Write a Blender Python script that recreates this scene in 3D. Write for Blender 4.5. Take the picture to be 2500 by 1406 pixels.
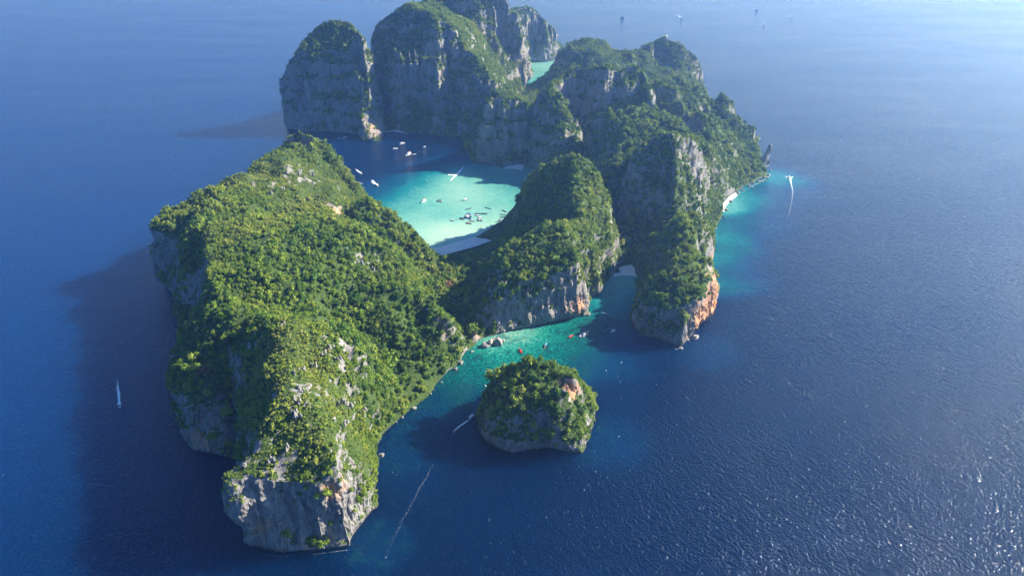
import bpy, bmesh, math, random
import numpy as np
from mathutils import Vector, Matrix
from mathutils.geometry import delaunay_2d_cdt

random.seed(7)
rng = np.random.default_rng(7)
for o in list(bpy.data.objects):
    bpy.data.objects.remove(o, do_unlink=True)
scene = bpy.context.scene
COL = scene.collection
R = math.radians

# ------------------------------------------------------------------ camera
CAM_H = 480.0                       # drone height in metres
FPX, CX, CY, HORIZON = 1800.0, 1250.0, 703.0, -250.0
TILT = math.atan((CY - HORIZON) / FPX)
cam_data = bpy.data.cameras.new('camera')
cam = bpy.data.objects.new('camera', cam_data)
COL.objects.link(cam)
cam_data.sensor_width = 36.0
cam_data.lens = FPX * 36.0 / 2500.0
cam_data.clip_start = 1.0
cam_data.clip_end = 90000.0
cam.location = (0, 0, CAM_H)
cam.rotation_euler = (R(90) - TILT, 0, 0)
scene.camera = cam

# ------------------------------------------------------------------ sky, sun, exposure
SUN_AZ, SUN_EL = R(72), R(32)       # azimuth measured from +Y towards +X
world = bpy.data.worlds.new('World')
scene.world = world
world.use_nodes = True
wn = world.node_tree.nodes
wl = world.node_tree.links
wn.clear()
wo = wn.new('ShaderNodeOutputWorld')
bg = wn.new('ShaderNodeBackground')
sky = wn.new('ShaderNodeTexSky')
sky.sky_type = 'NISHITA'
sky.sun_disc = False
sky.sun_elevation = SUN_EL
sky.sun_rotation = SUN_AZ
sky.air_density = 1.0
sky.dust_density = 1.0
sky.ozone_density = 4.0
bg.inputs['Strength'].default_value = 0.058
tintn = wn.new('ShaderNodeMix')          # clear tropical sky, a deeper blue than the model's
tintn.data_type = 'RGBA'
tintn.blend_type = 'MULTIPLY'
tintn.inputs[0].default_value = 1.0
tintn.inputs[7].default_value = (0.44, 0.82, 1.30, 1)
wl.new(sky.outputs[0], tintn.inputs[6])
wl.new(tintn.outputs[2], bg.inputs['Color'])
wl.new(bg.outputs[0], wo.inputs['Surface'])
sd = bpy.data.lights.new('sun', 'SUN')
sd.energy = 5.0
sd.angle = R(0.5)
sd.color = (1.0, 0.94, 0.83)
sun = bpy.data.objects.new('sun', sd)
COL.objects.link(sun)
to_sun = Vector((math.sin(SUN_AZ) * math.cos(SUN_EL), math.cos(SUN_AZ) * math.cos(SUN_EL), math.sin(SUN_EL)))
sun.rotation_euler = to_sun.to_track_quat('Z', 'Y').to_euler()
sun.location = (600, 300, 900)
vs = scene.view_settings
vs.view_transform = 'Standard'
vs.look = 'None'
vs.exposure = 1.65
vs.gamma = 1.0
vs.use_curve_mapping = False
cy = scene.cycles
cy.use_denoising = True
cy.max_bounces = 6
cy.diffuse_bounces = 2
cy.glossy_bounces = 2
cy.transmission_bounces = 2
cy.transparent_max_bounces = 12
cy.volume_bounces = 1
cy.caustics_reflective = False
cy.caustics_refractive = False
cy.sample_clamp_indirect = 6.0

# ------------------------------------------------------------------ helpers
_c, _s = math.cos(TILT), math.sin(TILT)


def P(px, py, z=0.0):
    """the point of height z that the photograph shows at pixel (px, py): used to survey the place"""
    x = (px - CX) / FPX
    y = (py - CY) / FPX
    t = (z - CAM_H) / (-_s - y * _c)
    return (x * t, (_c - y * _s) * t, float(z))


def tag(o, label=None, cat=None, group=None, kind=None):
    if label: o['label'] = label
    if cat: o['category'] = cat
    if group: o['group'] = group
    if kind: o['kind'] = kind
    return o


def mesh_from(name, verts, faces, mat=None, smooth=False):
    me = bpy.data.meshes.new(name)
    if isinstance(verts, np.ndarray) and isinstance(faces, np.ndarray):
        nv, nf, k = len(verts), len(faces), faces.shape[1]
        me.vertices.add(nv)
        me.vertices.foreach_set('co', verts.astype(np.float32).ravel())
        me.loops.add(nf * k)
        me.loops.foreach_set('vertex_index', faces.astype(np.int32).ravel())
        me.polygons.add(nf)
        me.polygons.foreach_set('loop_start', np.arange(0, nf * k, k, dtype=np.int32))
        me.polygons.foreach_set('loop_total', np.full(nf, k, dtype=np.int32))
        me.update(calc_edges=True)
    else:
        me.from_pydata([tuple(v) for v in verts], [], [tuple(f) for f in faces])
        me.update()
    if mat: me.materials.append(mat)
    if smooth:
        me.polygons.foreach_set('use_smooth', np.ones(len(me.polygons), dtype=bool))
    return me


def obj(name, me, parent=None, loc=None, rz=None):
    o = bpy.data.objects.new(name, me)
    COL.objects.link(o)
    if parent: o.parent = parent
    if loc is not None: o.location = loc
    if rz is not None: o.rotation_euler = (0, 0, rz)
    return o


def sstep(a, b, x):
    t = np.clip((x - a) / (b - a), 0, 1)
    return t * t * (3 - 2 * t)


def _hash(ix, iy, iz, seed):
    h = (ix.astype(np.int64) * 374761393 + iy.astype(np.int64) * 668265263 + iz.astype(np.int64) * 2147483647 + seed * 1274126177) & 0xffffffff
    h = ((h ^ (h >> 13)) * 1274126177) & 0xffffffff
    h = h ^ (h >> 16)
    return (h & 0xffff).astype(np.float32) / 32767.5 - 1.0


def noise(p, seed=0):
    """value noise, about -1..1, p is (n,3)"""
    i = np.floor(p).astype(np.int64)
    f = (p - i).astype(np.float32)
    f = f * f * (3 - 2 * f)
    x0, y0, z0 = i[:, 0], i[:, 1], i[:, 2]
    r = 0
    for dx in (0, 1):
        wx = f[:, 0] if dx else 1 - f[:, 0]
        for dy in (0, 1):
            wy = f[:, 1] if dy else 1 - f[:, 1]
            for dz in (0, 1):
                wz = f[:, 2] if dz else 1 - f[:, 2]
                r = r + wx * wy * wz * _hash(x0 + dx, y0 + dy, z0 + dz, seed)
    return r


def fbm(p, octaves=3, seed=0):
    a, r = 1.0, 0
    for k in range(octaves):
        r = r + a * noise(p * (2.03 ** k), seed + k * 17)
        a *= 0.5
    return r


# ------------------------------------------------------------------ node material helpers
def new_mat(name):
    m = bpy.data.materials.new(name)
    m.use_nodes = True
    nt = m.node_tree
    nt.nodes.clear()
    out = nt.nodes.new('ShaderNodeOutputMaterial')
    b = nt.nodes.new('ShaderNodeBsdfPrincipled')
    nt.links.new(b.outputs[0], out.inputs['Surface'])
    return m, nt, b


def N(nt, kind, **kw):
    n = nt.nodes.new('ShaderNode' + kind)
    for k, v in kw.items():
        if k in n.inputs.keys() if hasattr(n.inputs, 'keys') else False:
            n.inputs[k].default_value = v
        else:
            setattr(n, k, v)
    return n


def ramp(nt, src, stops, interp='LINEAR'):
    n = nt.nodes.new('ShaderNodeValToRGB')
    cr = n.color_ramp
    cr.interpolation = interp
    while len(cr.elements) < len(stops): cr.elements.new(0.5)
    for e, (p, c) in zip(cr.elements, stops):
        e.position = p
        e.color = (*c, 1) if len(c) == 3 else c
    nt.links.new(src, n.inputs[0])
    return n.outputs[0]


def math_n(nt, op, a, b=None, c=None, clamp=False):
    n = nt.nodes.new('ShaderNodeMath')
    n.operation = op
    n.use_clamp = clamp
    for i, v in enumerate((a, b, c)):
        if v is None: continue
        if isinstance(v, (int, float)): n.inputs[i].default_value = v
        else: nt.links.new(v, n.inputs[i])
    return n.outputs[0]


def mix(nt, fac, a, b, mode='MIX'):
    n = nt.nodes.new('ShaderNodeMix')
    n.data_type = 'RGBA'
    n.blend_type = mode
    for i, v in ((0, fac), (6, a), (7, b)):
        if isinstance(v, (int, float)): n.inputs[i].default_value = v
        elif isinstance(v, tuple): n.inputs[i].default_value = (*v, 1) if len(v) == 3 else v
        else: nt.links.new(v, n.inputs[i])
    return n.outputs[2]


def noise_tex(nt, vec, scale, detail=4.0, rough=0.55, dist=0.0):
    n = nt.nodes.new('ShaderNodeTexNoise')
    n.inputs['Scale'].default_value = scale
    n.inputs['Detail'].default_value = detail
    n.inputs['Roughness'].default_value = rough
    n.inputs['Distortion'].default_value = dist
    if vec is not None: nt.links.new(vec, n.inputs['Vector'])
    return n.outputs['Fac']


def mapping(nt, vec, scale=(1, 1, 1), rot=(0, 0, 0)):
    n = nt.nodes.new('ShaderNodeMapping')
    n.inputs['Scale'].default_value = scale
    n.inputs['Rotation'].default_value = rot
    nt.links.new(vec, n.inputs['Vector'])
    return n.outputs[0]


def position(nt):
    return nt.nodes.new('ShaderNodeNewGeometry').outputs['Position']


def plain(name, color, rough=0.5, metallic=0.0, var=0.12, scale=1.5):
    """paint, wood, plastic with slight dirt"""
    m, nt, b = new_mat(name)
    tc = nt.nodes.new('ShaderNodeTexCoord')
    f = noise_tex(nt, tc.outputs['Object'], scale, 4, 0.6)
    dark = tuple(c * (1 - 2.2 * var) for c in color)
    nt.links.new(ramp(nt, f, [(0.3, dark), (0.65, color)]), b.inputs['Base Color'])
    b.inputs['Roughness'].default_value = rough
    b.inputs['Metallic'].default_value = metallic
    return m
# ------------------------------------------------------------------ the island: surveyed lines
def W(*pts):
    return [(float(x), float(y), float(z)) for x, y, z in pts]


def L(*pts):
    return [P(*p) for p in pts]


def W0(*pts):
    return [(float(x), float(y), 0.0) for x, y in pts]


def L0(*pts):
    return [P(x, y, 0) for x, y in pts]


RING = (
    # southern headland, east shore going north to the little bay
    L0((622, 1344), (690, 1358), (760, 1352), (860, 1341), (870, 1310), (900, 1266), (930, 1234), (922, 1190), (921, 1140), (926, 1095), (940, 1060), (990, 1012),
       (1050, 967), (1070, 935), (1130, 882), (1142, 858))
    # cliff of the middle hill, small beach
    + L0((1158, 848), (1180, 826), (1280, 805), (1360, 789), (1440, 771), (1437, 730), (1470, 725), (1476, 700), (1503, 668), (1553, 672))
    # eastern wall of the bay, its tip and outer cliff
    + L0((1550, 720), (1535, 780), (1560, 820), (1600, 826), (1650, 848), (1662, 852))
    + W0((213, 762), (226, 785), (240, 805), (254, 824), (270, 850), (282, 880), (292, 910), (290, 950))
    + L0((1737, 645), (1747, 615), (1748, 560), (1764, 530), (1770, 490), (1820, 455), (1876, 430))
    + W0((505, 1400), (508, 1430), (520, 1480), (528, 1540), (533, 1600), (540, 1660), (518, 1720), (500, 1800), (505, 1900), (520, 2000), (543, 2090), (545, 2170),
         (520, 2250), (450, 2300), (360, 2290), (290, 2240), (230, 2215), (170, 2200), (110, 2160), (65, 2100), (35, 2050), (8, 2045))
    + L0((1264, 226), (1285, 206), (1301, 189))
    + W0((60, 2330), (40, 2440))
    + L0((1297, 153), (1340, 152), (1370, 141), (1378, 130))
    + W0((200, 2650), (180, 2750), (80, 2800), (-60, 2760), (-200, 2560), (-300, 2400), (-340, 2250), (-345, 2080), (-360, 1990), (-430, 1960), (-490, 1900), (-530, 1800), (-540, 1740))
    # the large bay, north shore
    + L0((699, 316), (730, 322), (830, 325), (872, 330), (880, 345), (935, 345), (942, 322), (966, 318), (990, 325), (1075, 333), (1125, 341), (1141, 384), (1150, 398), (1189, 402),
         (1227, 411), (1240, 408), (1268, 404))
    + W0((40, 1420), (62, 1330), (45, 1240), (15, 1160))
    + L0((1238, 524), (1222, 545), (1160, 577), (1110, 593), (1052, 608))
    + W0((-142, 1045), (-175, 1090), (-205, 1130))
    + L0((898, 512), (866, 465), (833, 427), (800, 398))
    + W0((-390, 1405), (-430, 1385), (-452, 1320), (-448, 1250), (-455, 1150), (-478, 1050), (-493, 975))
    + L0((404, 697), (412, 712), (428, 765))
    + W0((-415, 785), (-398, 735), (-392, 690), (-374, 660), (-358, 630))
    + L0((436, 1045), (448, 1085), (470, 1105), (520, 1112), (575, 1118), (590, 1119))
    + W0((-252, 525), (-238, 492), (-223, 457))
)

LINES = [
    # --- southern headland: rim of the front cliff and the grey east face
    L((556, 1187, 66), (561, 1180, 70), (604, 1165, 73), (647, 1160, 75), (668, 1177, 71), (732, 1186, 69), (770, 1181, 69), (807, 1120, 82), (830, 1119, 81), (862, 1135, 70),
      (884, 1150, 61), (905, 1174, 46), (924, 1203, 22)),
    L((840, 1180, 62), (852, 1225, 42), (866, 1280, 15)),
    L((805, 1165, 72), (825, 1230, 45), (852, 1310, 12)),
    L((872, 1185, 50), (898, 1215, 30), (915, 1225, 15)),
    # crest
    L((620, 1110, 84), (645, 1060, 93), (690, 1000, 104), (706, 940, 108), (715, 880, 110), (700, 800, 115), (655, 782, 112), (610, 770, 108), (540, 735, 100), (512, 690, 98), (498, 620, 100),
      (515, 560, 103), (560, 490, 106), (600, 434, 107), (640, 418, 104), (700, 415, 100), (770, 412, 95), (800, 440, 85), (822, 490, 68), (818, 545, 60)),
    L((750, 950, 102), (790, 1040, 94), (815, 1100, 86)),
    L((760, 812, 108), (812, 838, 99), (842, 880, 88), (868, 930, 71), (890, 990, 51), (905, 1040, 31)),
    L((860, 1060, 58), (890, 1110, 36)),
    # lush valley and the ridge east of it
    L((700, 690, 92), (740, 725, 78), (795, 758, 60), (855, 805, 42), (930, 862, 24), (1020, 922, 9)),
    L((620, 560, 100), (700, 560, 97), (794, 548, 84), (862, 565, 84), (894, 582, 81), (954, 622, 72), (1001, 691, 58), (1025, 727, 50), (1041, 757, 40)),
    L((1058, 752, 45), (1078, 760, 48), (1098, 778, 44), (1115, 808, 30), (1132, 842, 12)),
    L((1020, 790, 32), (1060, 850, 22), (1085, 895, 9)),
    L((760, 640, 90), (860, 680, 70), (930, 740, 55), (980, 800, 40)),
    L((1035, 712, 28), (1062, 760, 14)),
    # hollow and wooded ridge above the beach
    L((840, 545, 42), (920, 575, 36), (1000, 645, 17), (1042, 690, 8)),
    L((880, 508, 66), (905, 497, 67), (950, 510, 64), (985, 535, 57), (1020, 580, 38), (1045, 612, 12)),
    L((860, 520, 54), (895, 535, 56), (960, 570, 50)),
    # back summit
    L((885, 486, 50), (850, 425, 74), (820, 380, 93), (790, 348, 108), (760, 330, 119), (720, 320, 124), (703, 333, 115), (685, 360, 99), (655, 398, 84)),
    L((712, 347, 112), (745, 356, 109), (785, 366, 102)),
    L((712, 410, 64), (742, 404, 66), (785, 407, 64)),
    L((820, 430, 70), (862, 475, 50)),
    # west shoulder
    L((377, 600, 55), (384, 560, 74), (395, 522, 88), (410, 502, 95), (450, 495, 100), (500, 490, 103), (540, 455, 98), (580, 422, 100), (625, 404, 96)),
    L((430, 580, 82), (450, 640, 66), (480, 690, 66)),
    L((455, 740, 25), (500, 780, 45)),
    # west bluff with the trees, gully beside it
    L((418, 880, 46), (428, 850, 60), (455, 828, 66), (500, 850, 68), (530, 900, 62), (512, 955, 54), (470, 975, 48), (440, 960, 46), (422, 920, 45)),
    L((540, 800, 88), (570, 860, 82)),
    L((565, 900, 66), (580, 980, 38), (590, 1060, 12)),
    L((600, 900, 84), (640, 950, 88)),
    L((620, 1030, 62), (600, 1100, 45)),
    # valley floor between the two bays
    L((1070, 650, 5), (1090, 665, 7), (1100, 700, 8), (1125, 745, 8), (1135, 800, 6), (1143, 838, 3)),
    L((1120, 632, 4), (1165, 640, 6), (1160, 690, 9)),
    L((1190, 606, 3), (1200, 625, 8)),
    L((1056, 634, .2), (1070, 634, .2), (1120, 623, .2), (1170, 609, .2), (1208, 597, .2)),
    L((1506, 657, .2), (1525, 652, .2), (1549, 657, .2)),
    # --- middle hill
    L((1212, 590, 4), (1235, 550, 20), (1262, 490, 52), (1285, 435, 90), (1310, 402, 115), (1350, 385, 130), (1400, 378, 140), (1435, 390, 135), (1465, 430, 106), (1478, 480, 86), (1486, 540, 66),
      (1499, 600, 40), (1506, 648, 9)),
    L((1290, 520, 58), (1330, 545, 58), (1275, 585, 44)),
    L((1398, 410, 130), (1402, 440, 119), (1415, 500, 98), (1422, 530, 88), (1450, 560, 74)),
    L((1185, 685, 40), (1198, 670, 52), (1222, 645, 66), (1260, 600, 84), (1300, 565, 98), (1345, 548, 104), (1385, 560, 100), (1405, 600, 90), (1402, 640, 78), (1420, 690, 53), (1436, 735, 26)),
    L((1450, 620, 52), (1470, 670, 30), (1440, 700, 28)),
    L((1160, 800, 18), (1175, 785, 24), (1205, 768, 31), (1300, 742, 33), (1400, 728, 32), (1428, 738, 26)),
    L((1165, 720, 28), (1155, 770, 20)),
    L((1230, 700, 55), (1300, 680, 65), (1370, 670, 66)),
    # --- eastern wall: high face, knife edge, gorge behind the small beach
    L((1520, 640, 4), (1510, 605, 7), (1500, 575, 9), (1490, 520, 16)),
    W((150, 1130, 20), (142, 1190, 34), (150, 1250, 45)),
    L((1548, 620, 7), (1560, 600, 12), (1590, 600, 18)),
    L((1500, 392, 74), (1520, 374, 76), (1545, 384, 78)),
    L((1562, 342, 150), (1590, 330, 156), (1613, 323, 160), (1642, 319, 165), (1655, 333, 158), (1651, 370, 140), (1650, 400, 125), (1646, 460, 95), (1648, 520, 66)),
    L((1575, 480, 70), (1590, 540, 36)),
    L((1610, 565, 40), (1640, 548, 72), (1670, 528, 90), (1692, 518, 95), (1715, 538, 80), (1730, 565, 56), (1742, 592, 32)),
    L((1600, 640, 30), (1640, 620, 56), (1690, 605, 66), (1722, 625, 44)),
    L((1617, 668, 64), (1651, 651, 72), (1685, 636, 75), (1719, 635, 71), (1737, 646, 63), (1752, 675, 50), (1745, 690, 50), (1728, 695, 54), (1708, 716, 55), (1693, 729, 53), (1686, 758, 42),
      (1674, 784, 33), (1664, 818, 17)),
    L((1560, 745, 30), (1575, 700, 46), (1590, 680, 56)),
    L((1560, 790, 18), (1600, 760, 38), (1650, 740, 49)),
    L((1610, 805, 14), (1650, 800, 22)),
    L((1690, 345, 134), (1705, 360, 115), (1700, 400, 94), (1690, 450, 62), (1690, 490, 42)),
    L((1735, 350, 88), (1730, 420, 58), (1735, 460, 30), (1720, 520, 16), (1748, 510, 8)),
    L((1780, 400, 38), (1800, 430, 18), (1845, 425, 10)),
    L((1750, 335, 64), (1800, 350, 50), (1835, 380, 26), (1860, 405, 10)),
    # east shoulder lumps
    L((1690, 212, 78), (1735, 222, 78), (1766, 240, 79), (1784, 264, 64), (1786, 290, 48), (1800, 288, 58), (1822, 282, 55), (1834, 320, 40), (1848, 356, 22), (1856, 388, 10)),
    L((1610, 215, 110), (1650, 224, 112), (1668, 258, 92), (1674, 285, 70)),
    W((318, 1550, 42), (330, 1490, 38), (335, 1430, 42)),
    W((370, 1530, 36), (405, 1545, 34), (440, 1535, 30), (462, 1490, 24)),
    L((1676, 290, 84), (1682, 271, 106), (1696, 296, 92), (1712, 288, 100), (1722, 310, 88), (1730, 327, 84)),
    L((1740, 280, 50), (1760, 310, 46)),
    L((1640, 318, 62), (1665, 322, 66)),
    # --- central ridge and its lower shelf
    L((1143, 330, 56), (1152, 285, 98), (1165, 258, 120), (1190, 243, 130), (1215, 237, 132), (1250, 243, 126), (1275, 243, 124), (1296, 237, 128), (1325, 225, 138), (1350, 210, 148), (1379, 186, 160),
      (1405, 174, 168), (1437, 168, 175), (1470, 172, 174), (1507, 172, 172), (1539, 165, 174), (1562, 170, 170), (1577, 190, 156), (1586, 215, 140), (1598, 242, 120), (1604, 274, 100), (1611, 308, 78)),
    W((0, 1580, 60), (100, 1640, 60), (200, 1640, 70), (300, 1640, 64)),
    W((60, 1760, 30), (180, 1760, 40), (300, 1760, 48)),
    L((1165, 330, 72), (1190, 320, 80), (1215, 330, 70)),
    L((1260, 330, 52), (1300, 330, 50), (1275, 390, 14)),
    L((1400, 300, 70), (1450, 280, 88), (1500, 258, 106), (1550, 248, 113)),
    L((1440, 300, 100), (1482, 275, 120), (1520, 271, 124), (1552, 264, 128), (1578, 252, 130)),
    L((1470, 372, 40), (1500, 372, 40), (1550, 350, 48), (1590, 330, 60)),
    L((1350, 378, 44), (1355, 350, 66), (1362, 314, 92), (1385, 296, 100), (1409, 289, 102)),
    L((1410, 330, 45), (1430, 380, 40)),
    # --- north west domes
    L((672, 250, 62), (673, 210, 98), (690, 180, 124), (720, 140, 162), (750, 85, 204), (790, 55, 228), (820, 49, 234), (850, 53, 230), (885, 90, 204), (897, 122, 172), (911, 170, 132), (930, 230, 76), (943, 290, 18)),
    L((700, 250, 62), (735, 230, 80), (790, 225, 86), (840, 235, 78)),
    L((740, 160, 146), (800, 120, 177), (860, 140, 162), (880, 190, 115)),
    L((700, 285, 30), (800, 295, 26), (860, 300, 30)),
    L((878, 290, 44), (885, 270, 58), (905, 260, 62), (930, 272, 54), (940, 305, 22)),
    W((-296, 1690, 5), (-308, 1735, 10), (-320, 1775, 20), (-336, 1815, 40), (-352, 1860, 60), (-372, 1905, 60)),
    L((962, 308, 6), (950, 262, 40), (936, 205, 84), (920, 150, 130), (905, 96, 178), (917, 65, 204), (941, 40, 227), (986, 12, 251), (1003, 11, 251), (1020, 24, 245), (1040, 30, 242), (1064, 48, 234), (1096, 61, 222),
      (1118, 83, 204), (1131, 106, 184), (1150, 128, 166), (1177, 155, 148)),
    L((960, 110, 186), (985, 140, 160), (1010, 116, 182), (1030, 140, 158), (1070, 130, 172)),
    L((990, 250, 58), (1030, 260, 52), (1100, 255, 56), (1130, 260, 58)),
    L((1000, 200, 104), (1050, 180, 122), (1080, 150, 150), (1100, 190, 110)),
    L((1145, 180, 132), (1160, 166, 141), (1180, 165, 142), (1200, 186, 128), (1212, 218, 102)),
    L((1200, 205, 92), (1225, 225, 70)),
    L((1041, 4, 246), (1046, -20, 262), (1100, -45, 288), (1180, -40, 284), (1240, -5, 250), (1260, 25, 220), (1274, 60, 178), (1280, 100, 124), (1285, 130, 78), (1293, 160, 36)),
    L((1100, 20, 226), (1150, 55, 196), (1200, 80, 170), (1235, 120, 124), (1245, 160, 74), (1255, 200, 28)),
    L((1250, 25, 162), (1290, 20, 163), (1312, 32, 147), (1350, 70, 99), (1375, 100, 58), (1380, 120, 30)),
    L((1296, 100, 60), (1330, 115, 50), (1350, 130, 25)),
    W((-120, 2350, 180), (-60, 2500, 150), (40, 2650, 120)),
    W((-300, 2150, 120), (-250, 2300, 110)),
    # --- north east ridges
    L((1268, 238, 16), (1300, 202, 34), (1335, 188, 45), (1358, 160, 70), (1370, 136, 95), (1380, 113, 116), (1392, 101, 125), (1421, 98, 128), (1443, 108, 120), (1463, 95, 129), (1478, 111, 118), (1507, 124, 108),
      (1526, 124, 110), (1578, 120, 115), (1586, 116, 119), (1600, 104, 128), (1626, 100, 132), (1664, 108, 125), (1690, 127, 105), (1702, 146, 84), (1709, 178, 50), (1713, 205, 20)),
    L((1410, 130, 112), (1440, 134, 111), (1488, 141, 104), (1502, 166, 84)),
    L((1595, 170, 60), (1640, 170, 70), (1690, 185, 50)),
    W((150, 1900, 34), (250, 1850, 46), (350, 1850, 50), (430, 1900, 44)),
    W((300, 2160, 60), (380, 2220, 70)),
]

ISLET_RING = (L0((1160, 1030), (1165, 1050), (1182, 1078), (1215, 1098), (1250, 1111), (1275, 1106), (1300, 1100), (1340, 1096), (1370, 1108), (1408, 1113), (1424, 1107), (1440, 1075), (1452, 1040))
              + W0((92, 640), (88, 675), (62, 700), (20, 698), (-18, 672), (-36, 635)))
ISLET_LINES = [
    L((1168, 1005, 16), (1182, 972, 30), (1197, 948, 39), (1220, 920, 50), (1250, 898, 60), (1289, 890, 65), (1330, 898, 63), (1370, 912, 61), (1403, 928, 58), (1407, 945, 50)),
    L((1372, 955, 59), (1358, 985, 50), (1357, 1015, 40), (1374, 1048, 27), (1398, 1082, 12)),
    L((1400, 965, 44), (1385, 990, 38)),
    L((1410, 957, 44), (1440, 972, 30), (1456, 1000, 14)),
    L((1415, 1010, 30), (1428, 1060, 14)),
    L((1190, 1030, 24), (1250, 1005, 41), (1310, 1000, 46)),
    L((1200, 1068, 14), (1250, 1078, 17), (1300, 1065, 22), (1345, 1065, 22)),
    L((1260, 940, 58), (1320, 940, 58)),
]
LEANS = [(-222, 452, 40, -0.22, -0.06), (-485, 920, 60, -0.22, 0.0), (-535, 1710, 60, -0.12, 0.0), (-345, 620, 50, -0.18, -0.05), (265, 845, 50, 0.10, -0.03)]


def lean(p):
    lx = ly = 0.0
    for x, y, r, a, b in LEANS:
        w = math.exp(-((p[0] - x) ** 2 + (p[1] - y) ** 2) / (r * r))
        lx += a * w
        ly += b * w
    return lx, ly


def densify(pts, step, closed=False):
    out = []
    n = len(pts)
    for i in range(n if closed else n - 1):
        a, b = np.array(pts[i]), np.array(pts[(i + 1) % n])
        k = max(1, int(np.linalg.norm((b - a)[:2]) / step))
        for j in range(k): out.append(tuple(a + (b - a) * j / k))
    if not closed: out.append(tuple(pts[-1]))
    return out


def in_poly(x, y, poly):
    poly = np.asarray(poly)
    ins = np.zeros(np.shape(x), bool)
    n = len(poly)
    for i in range(n):
        x0, y0 = poly[i][:2]
        x1, y1 = poly[(i + 1) % n][:2]
        if y0 == y1: continue
        c = ((y0 > y) != (y1 > y)) & (x < (x1 - x0) * (y - y0) / (y1 - y0) + x0)
        ins ^= c
    return ins


def solid_from_lines(ring, lines, bottom=-12.0):
    ring = densify(ring, 8.0, True)
    # slight raggedness of the shoreline
    ra = np.array(ring)
    nr = len(ring)
    pts = list(ring)
    cell = {}

    def key(p): return (int(p[0] // 5), int(p[1] // 5))

    for p in pts: cell.setdefault(key(p), []).append(p)
    ring2 = [(p[0], p[1]) for p in ring]
    for ln in lines:
        dl = densify(ln, 9.0)
        dq = []
        for p in dl:
            lx, ly = lean(p)
            dq.append((p[0] - lx * p[2], p[1] - ly * p[2], p[2]))
        da = np.array(dq)
        ok = in_poly(da[:, 0], da[:, 1], ring2)
        for q, good in zip(dq, ok):
            if not good: continue
            k = key(q)
            near = False
            for a in (-1, 0, 1):
                for b in (-1, 0, 1):
                    for r_ in cell.get((k[0] + a, k[1] + b), ()):
                        if (r_[0] - q[0]) ** 2 + (r_[1] - q[1]) ** 2 < 12.0: near = True
            if near: continue
            cell.setdefault(k, []).append(q)
            pts.append(q)
    v2 = [Vector((p[0], p[1])) for p in pts]
    edges = [(i, (i + 1) % nr) for i in range(nr)]
    vo, eo, fo, ovo, oeo, ofo = delaunay_2d_cdt(v2, edges, [], 0, 1e-4)
    z = np.zeros(len(vo))
    for i, o in enumerate(ovo):
        z[i] = pts[o[0]][2] if len(o) else 0.0
    xy = np.array([(v.x, v.y) for v in vo])
    tri = np.array([f for f in fo])
    cen = xy[tri].mean(1)
    tri = tri[in_poly(cen[:, 0], cen[:, 1], ring2)]
    # consistent winding
    a, b, c_ = xy[tri[:, 0]], xy[tri[:, 1]], xy[tri[:, 2]]
    cr = (b[:, 0] - a[:, 0]) * (c_[:, 1] - a[:, 1]) - (b[:, 1] - a[:, 1]) * (c_[:, 0] - a[:, 0])
    tri[cr < 0] = tri[cr < 0][:, ::-1]
    n = len(xy)
    top = np.column_stack([xy, z])
    for i in range(n):
        if z[i] > 0.01:
            p = top[i]
            # lean is stored on the true position; iterate once
            lx, ly = lean(p)
            for _ in range(3):
                lx, ly = lean((p[0] + lx * p[2], p[1] + ly * p[2]))
            top[i, 0] += lx * z[i]
            top[i, 1] += ly * z[i]
    bot = np.column_stack([xy, np.full(n, bottom)])
    verts = np.vstack([top, bot])
    # boundary edges
    ec = {}
    for t in tri:
        for i in range(3):
            e = (t[i], t[(i + 1) % 3])
            ec[e] = ec.get(e, 0) + 1
    walls = []
    for (i, j) in ec:
        if (j, i) not in ec:
            walls.append((j, i, i + n))
            walls.append((j, i + n, j + n))
    faces = np.vstack([tri, tri[:, ::-1] + n, np.array(walls)])
    return verts, faces


def remeshed(verts, faces, voxel):
    me = mesh_from('tmp', verts, faces)
    o = obj('tmp', me)
    md = o.modifiers.new('r', 'REMESH')
    md.mode = 'VOXEL'
    md.voxel_size = voxel
    dg = bpy.context.evaluated_depsgraph_get()
    ev = o.evaluated_get(dg)
    m2 = ev.to_mesh()
    nv, nf = len(m2.vertices), len(m2.polygons)
    co = np.empty(nv * 3, np.float32)
    m2.vertices.foreach_get('co', co)
    co = co.reshape(-1, 3).astype(np.float64)
    q = np.empty(len(m2.loops), np.int32)
    m2.loops.foreach_get('vertex_index', q)
    lt = np.empty(nf, np.int32)
    m2.polygons.foreach_get('loop_total', lt)
    assert (lt == 4).all()
    q = q.reshape(-1, 4)
    ev.to_mesh_clear()
    bpy.data.objects.remove(o, do_unlink=True)
    return co, q


def vnormals(co, q):
    a = co[q[:, 2]] - co[q[:, 0]]
    b = co[q[:, 3]] - co[q[:, 1]]
    fn = np.cross(a, b)
    vn = np.zeros_like(co)
    for k in range(3):
        acc = np.zeros(len(co))
        for j in range(4): acc += np.bincount(q[:, j], fn[:, k], len(co))
        vn[:, k] = acc
    ln = np.linalg.norm(vn, axis=1)
    return vn / np.maximum(ln, 1e-9)[:, None]


def laplace(co, q, it, w=0.5):
    n = len(co)
    i = np.concatenate([q[:, 0], q[:, 1], q[:, 2], q[:, 3]])
    j = np.concatenate([q[:, 1], q[:, 2], q[:, 3], q[:, 0]])
    deg = np.bincount(i, minlength=n) + np.bincount(j, minlength=n)
    for _ in range(it):
        for k in range(3):
            s = np.bincount(i, co[j, k], n) + np.bincount(j, co[i, k], n)
            co[:, k] = co[:, k] * (1 - w) + w * s / np.maximum(deg, 1)
    return co


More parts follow.
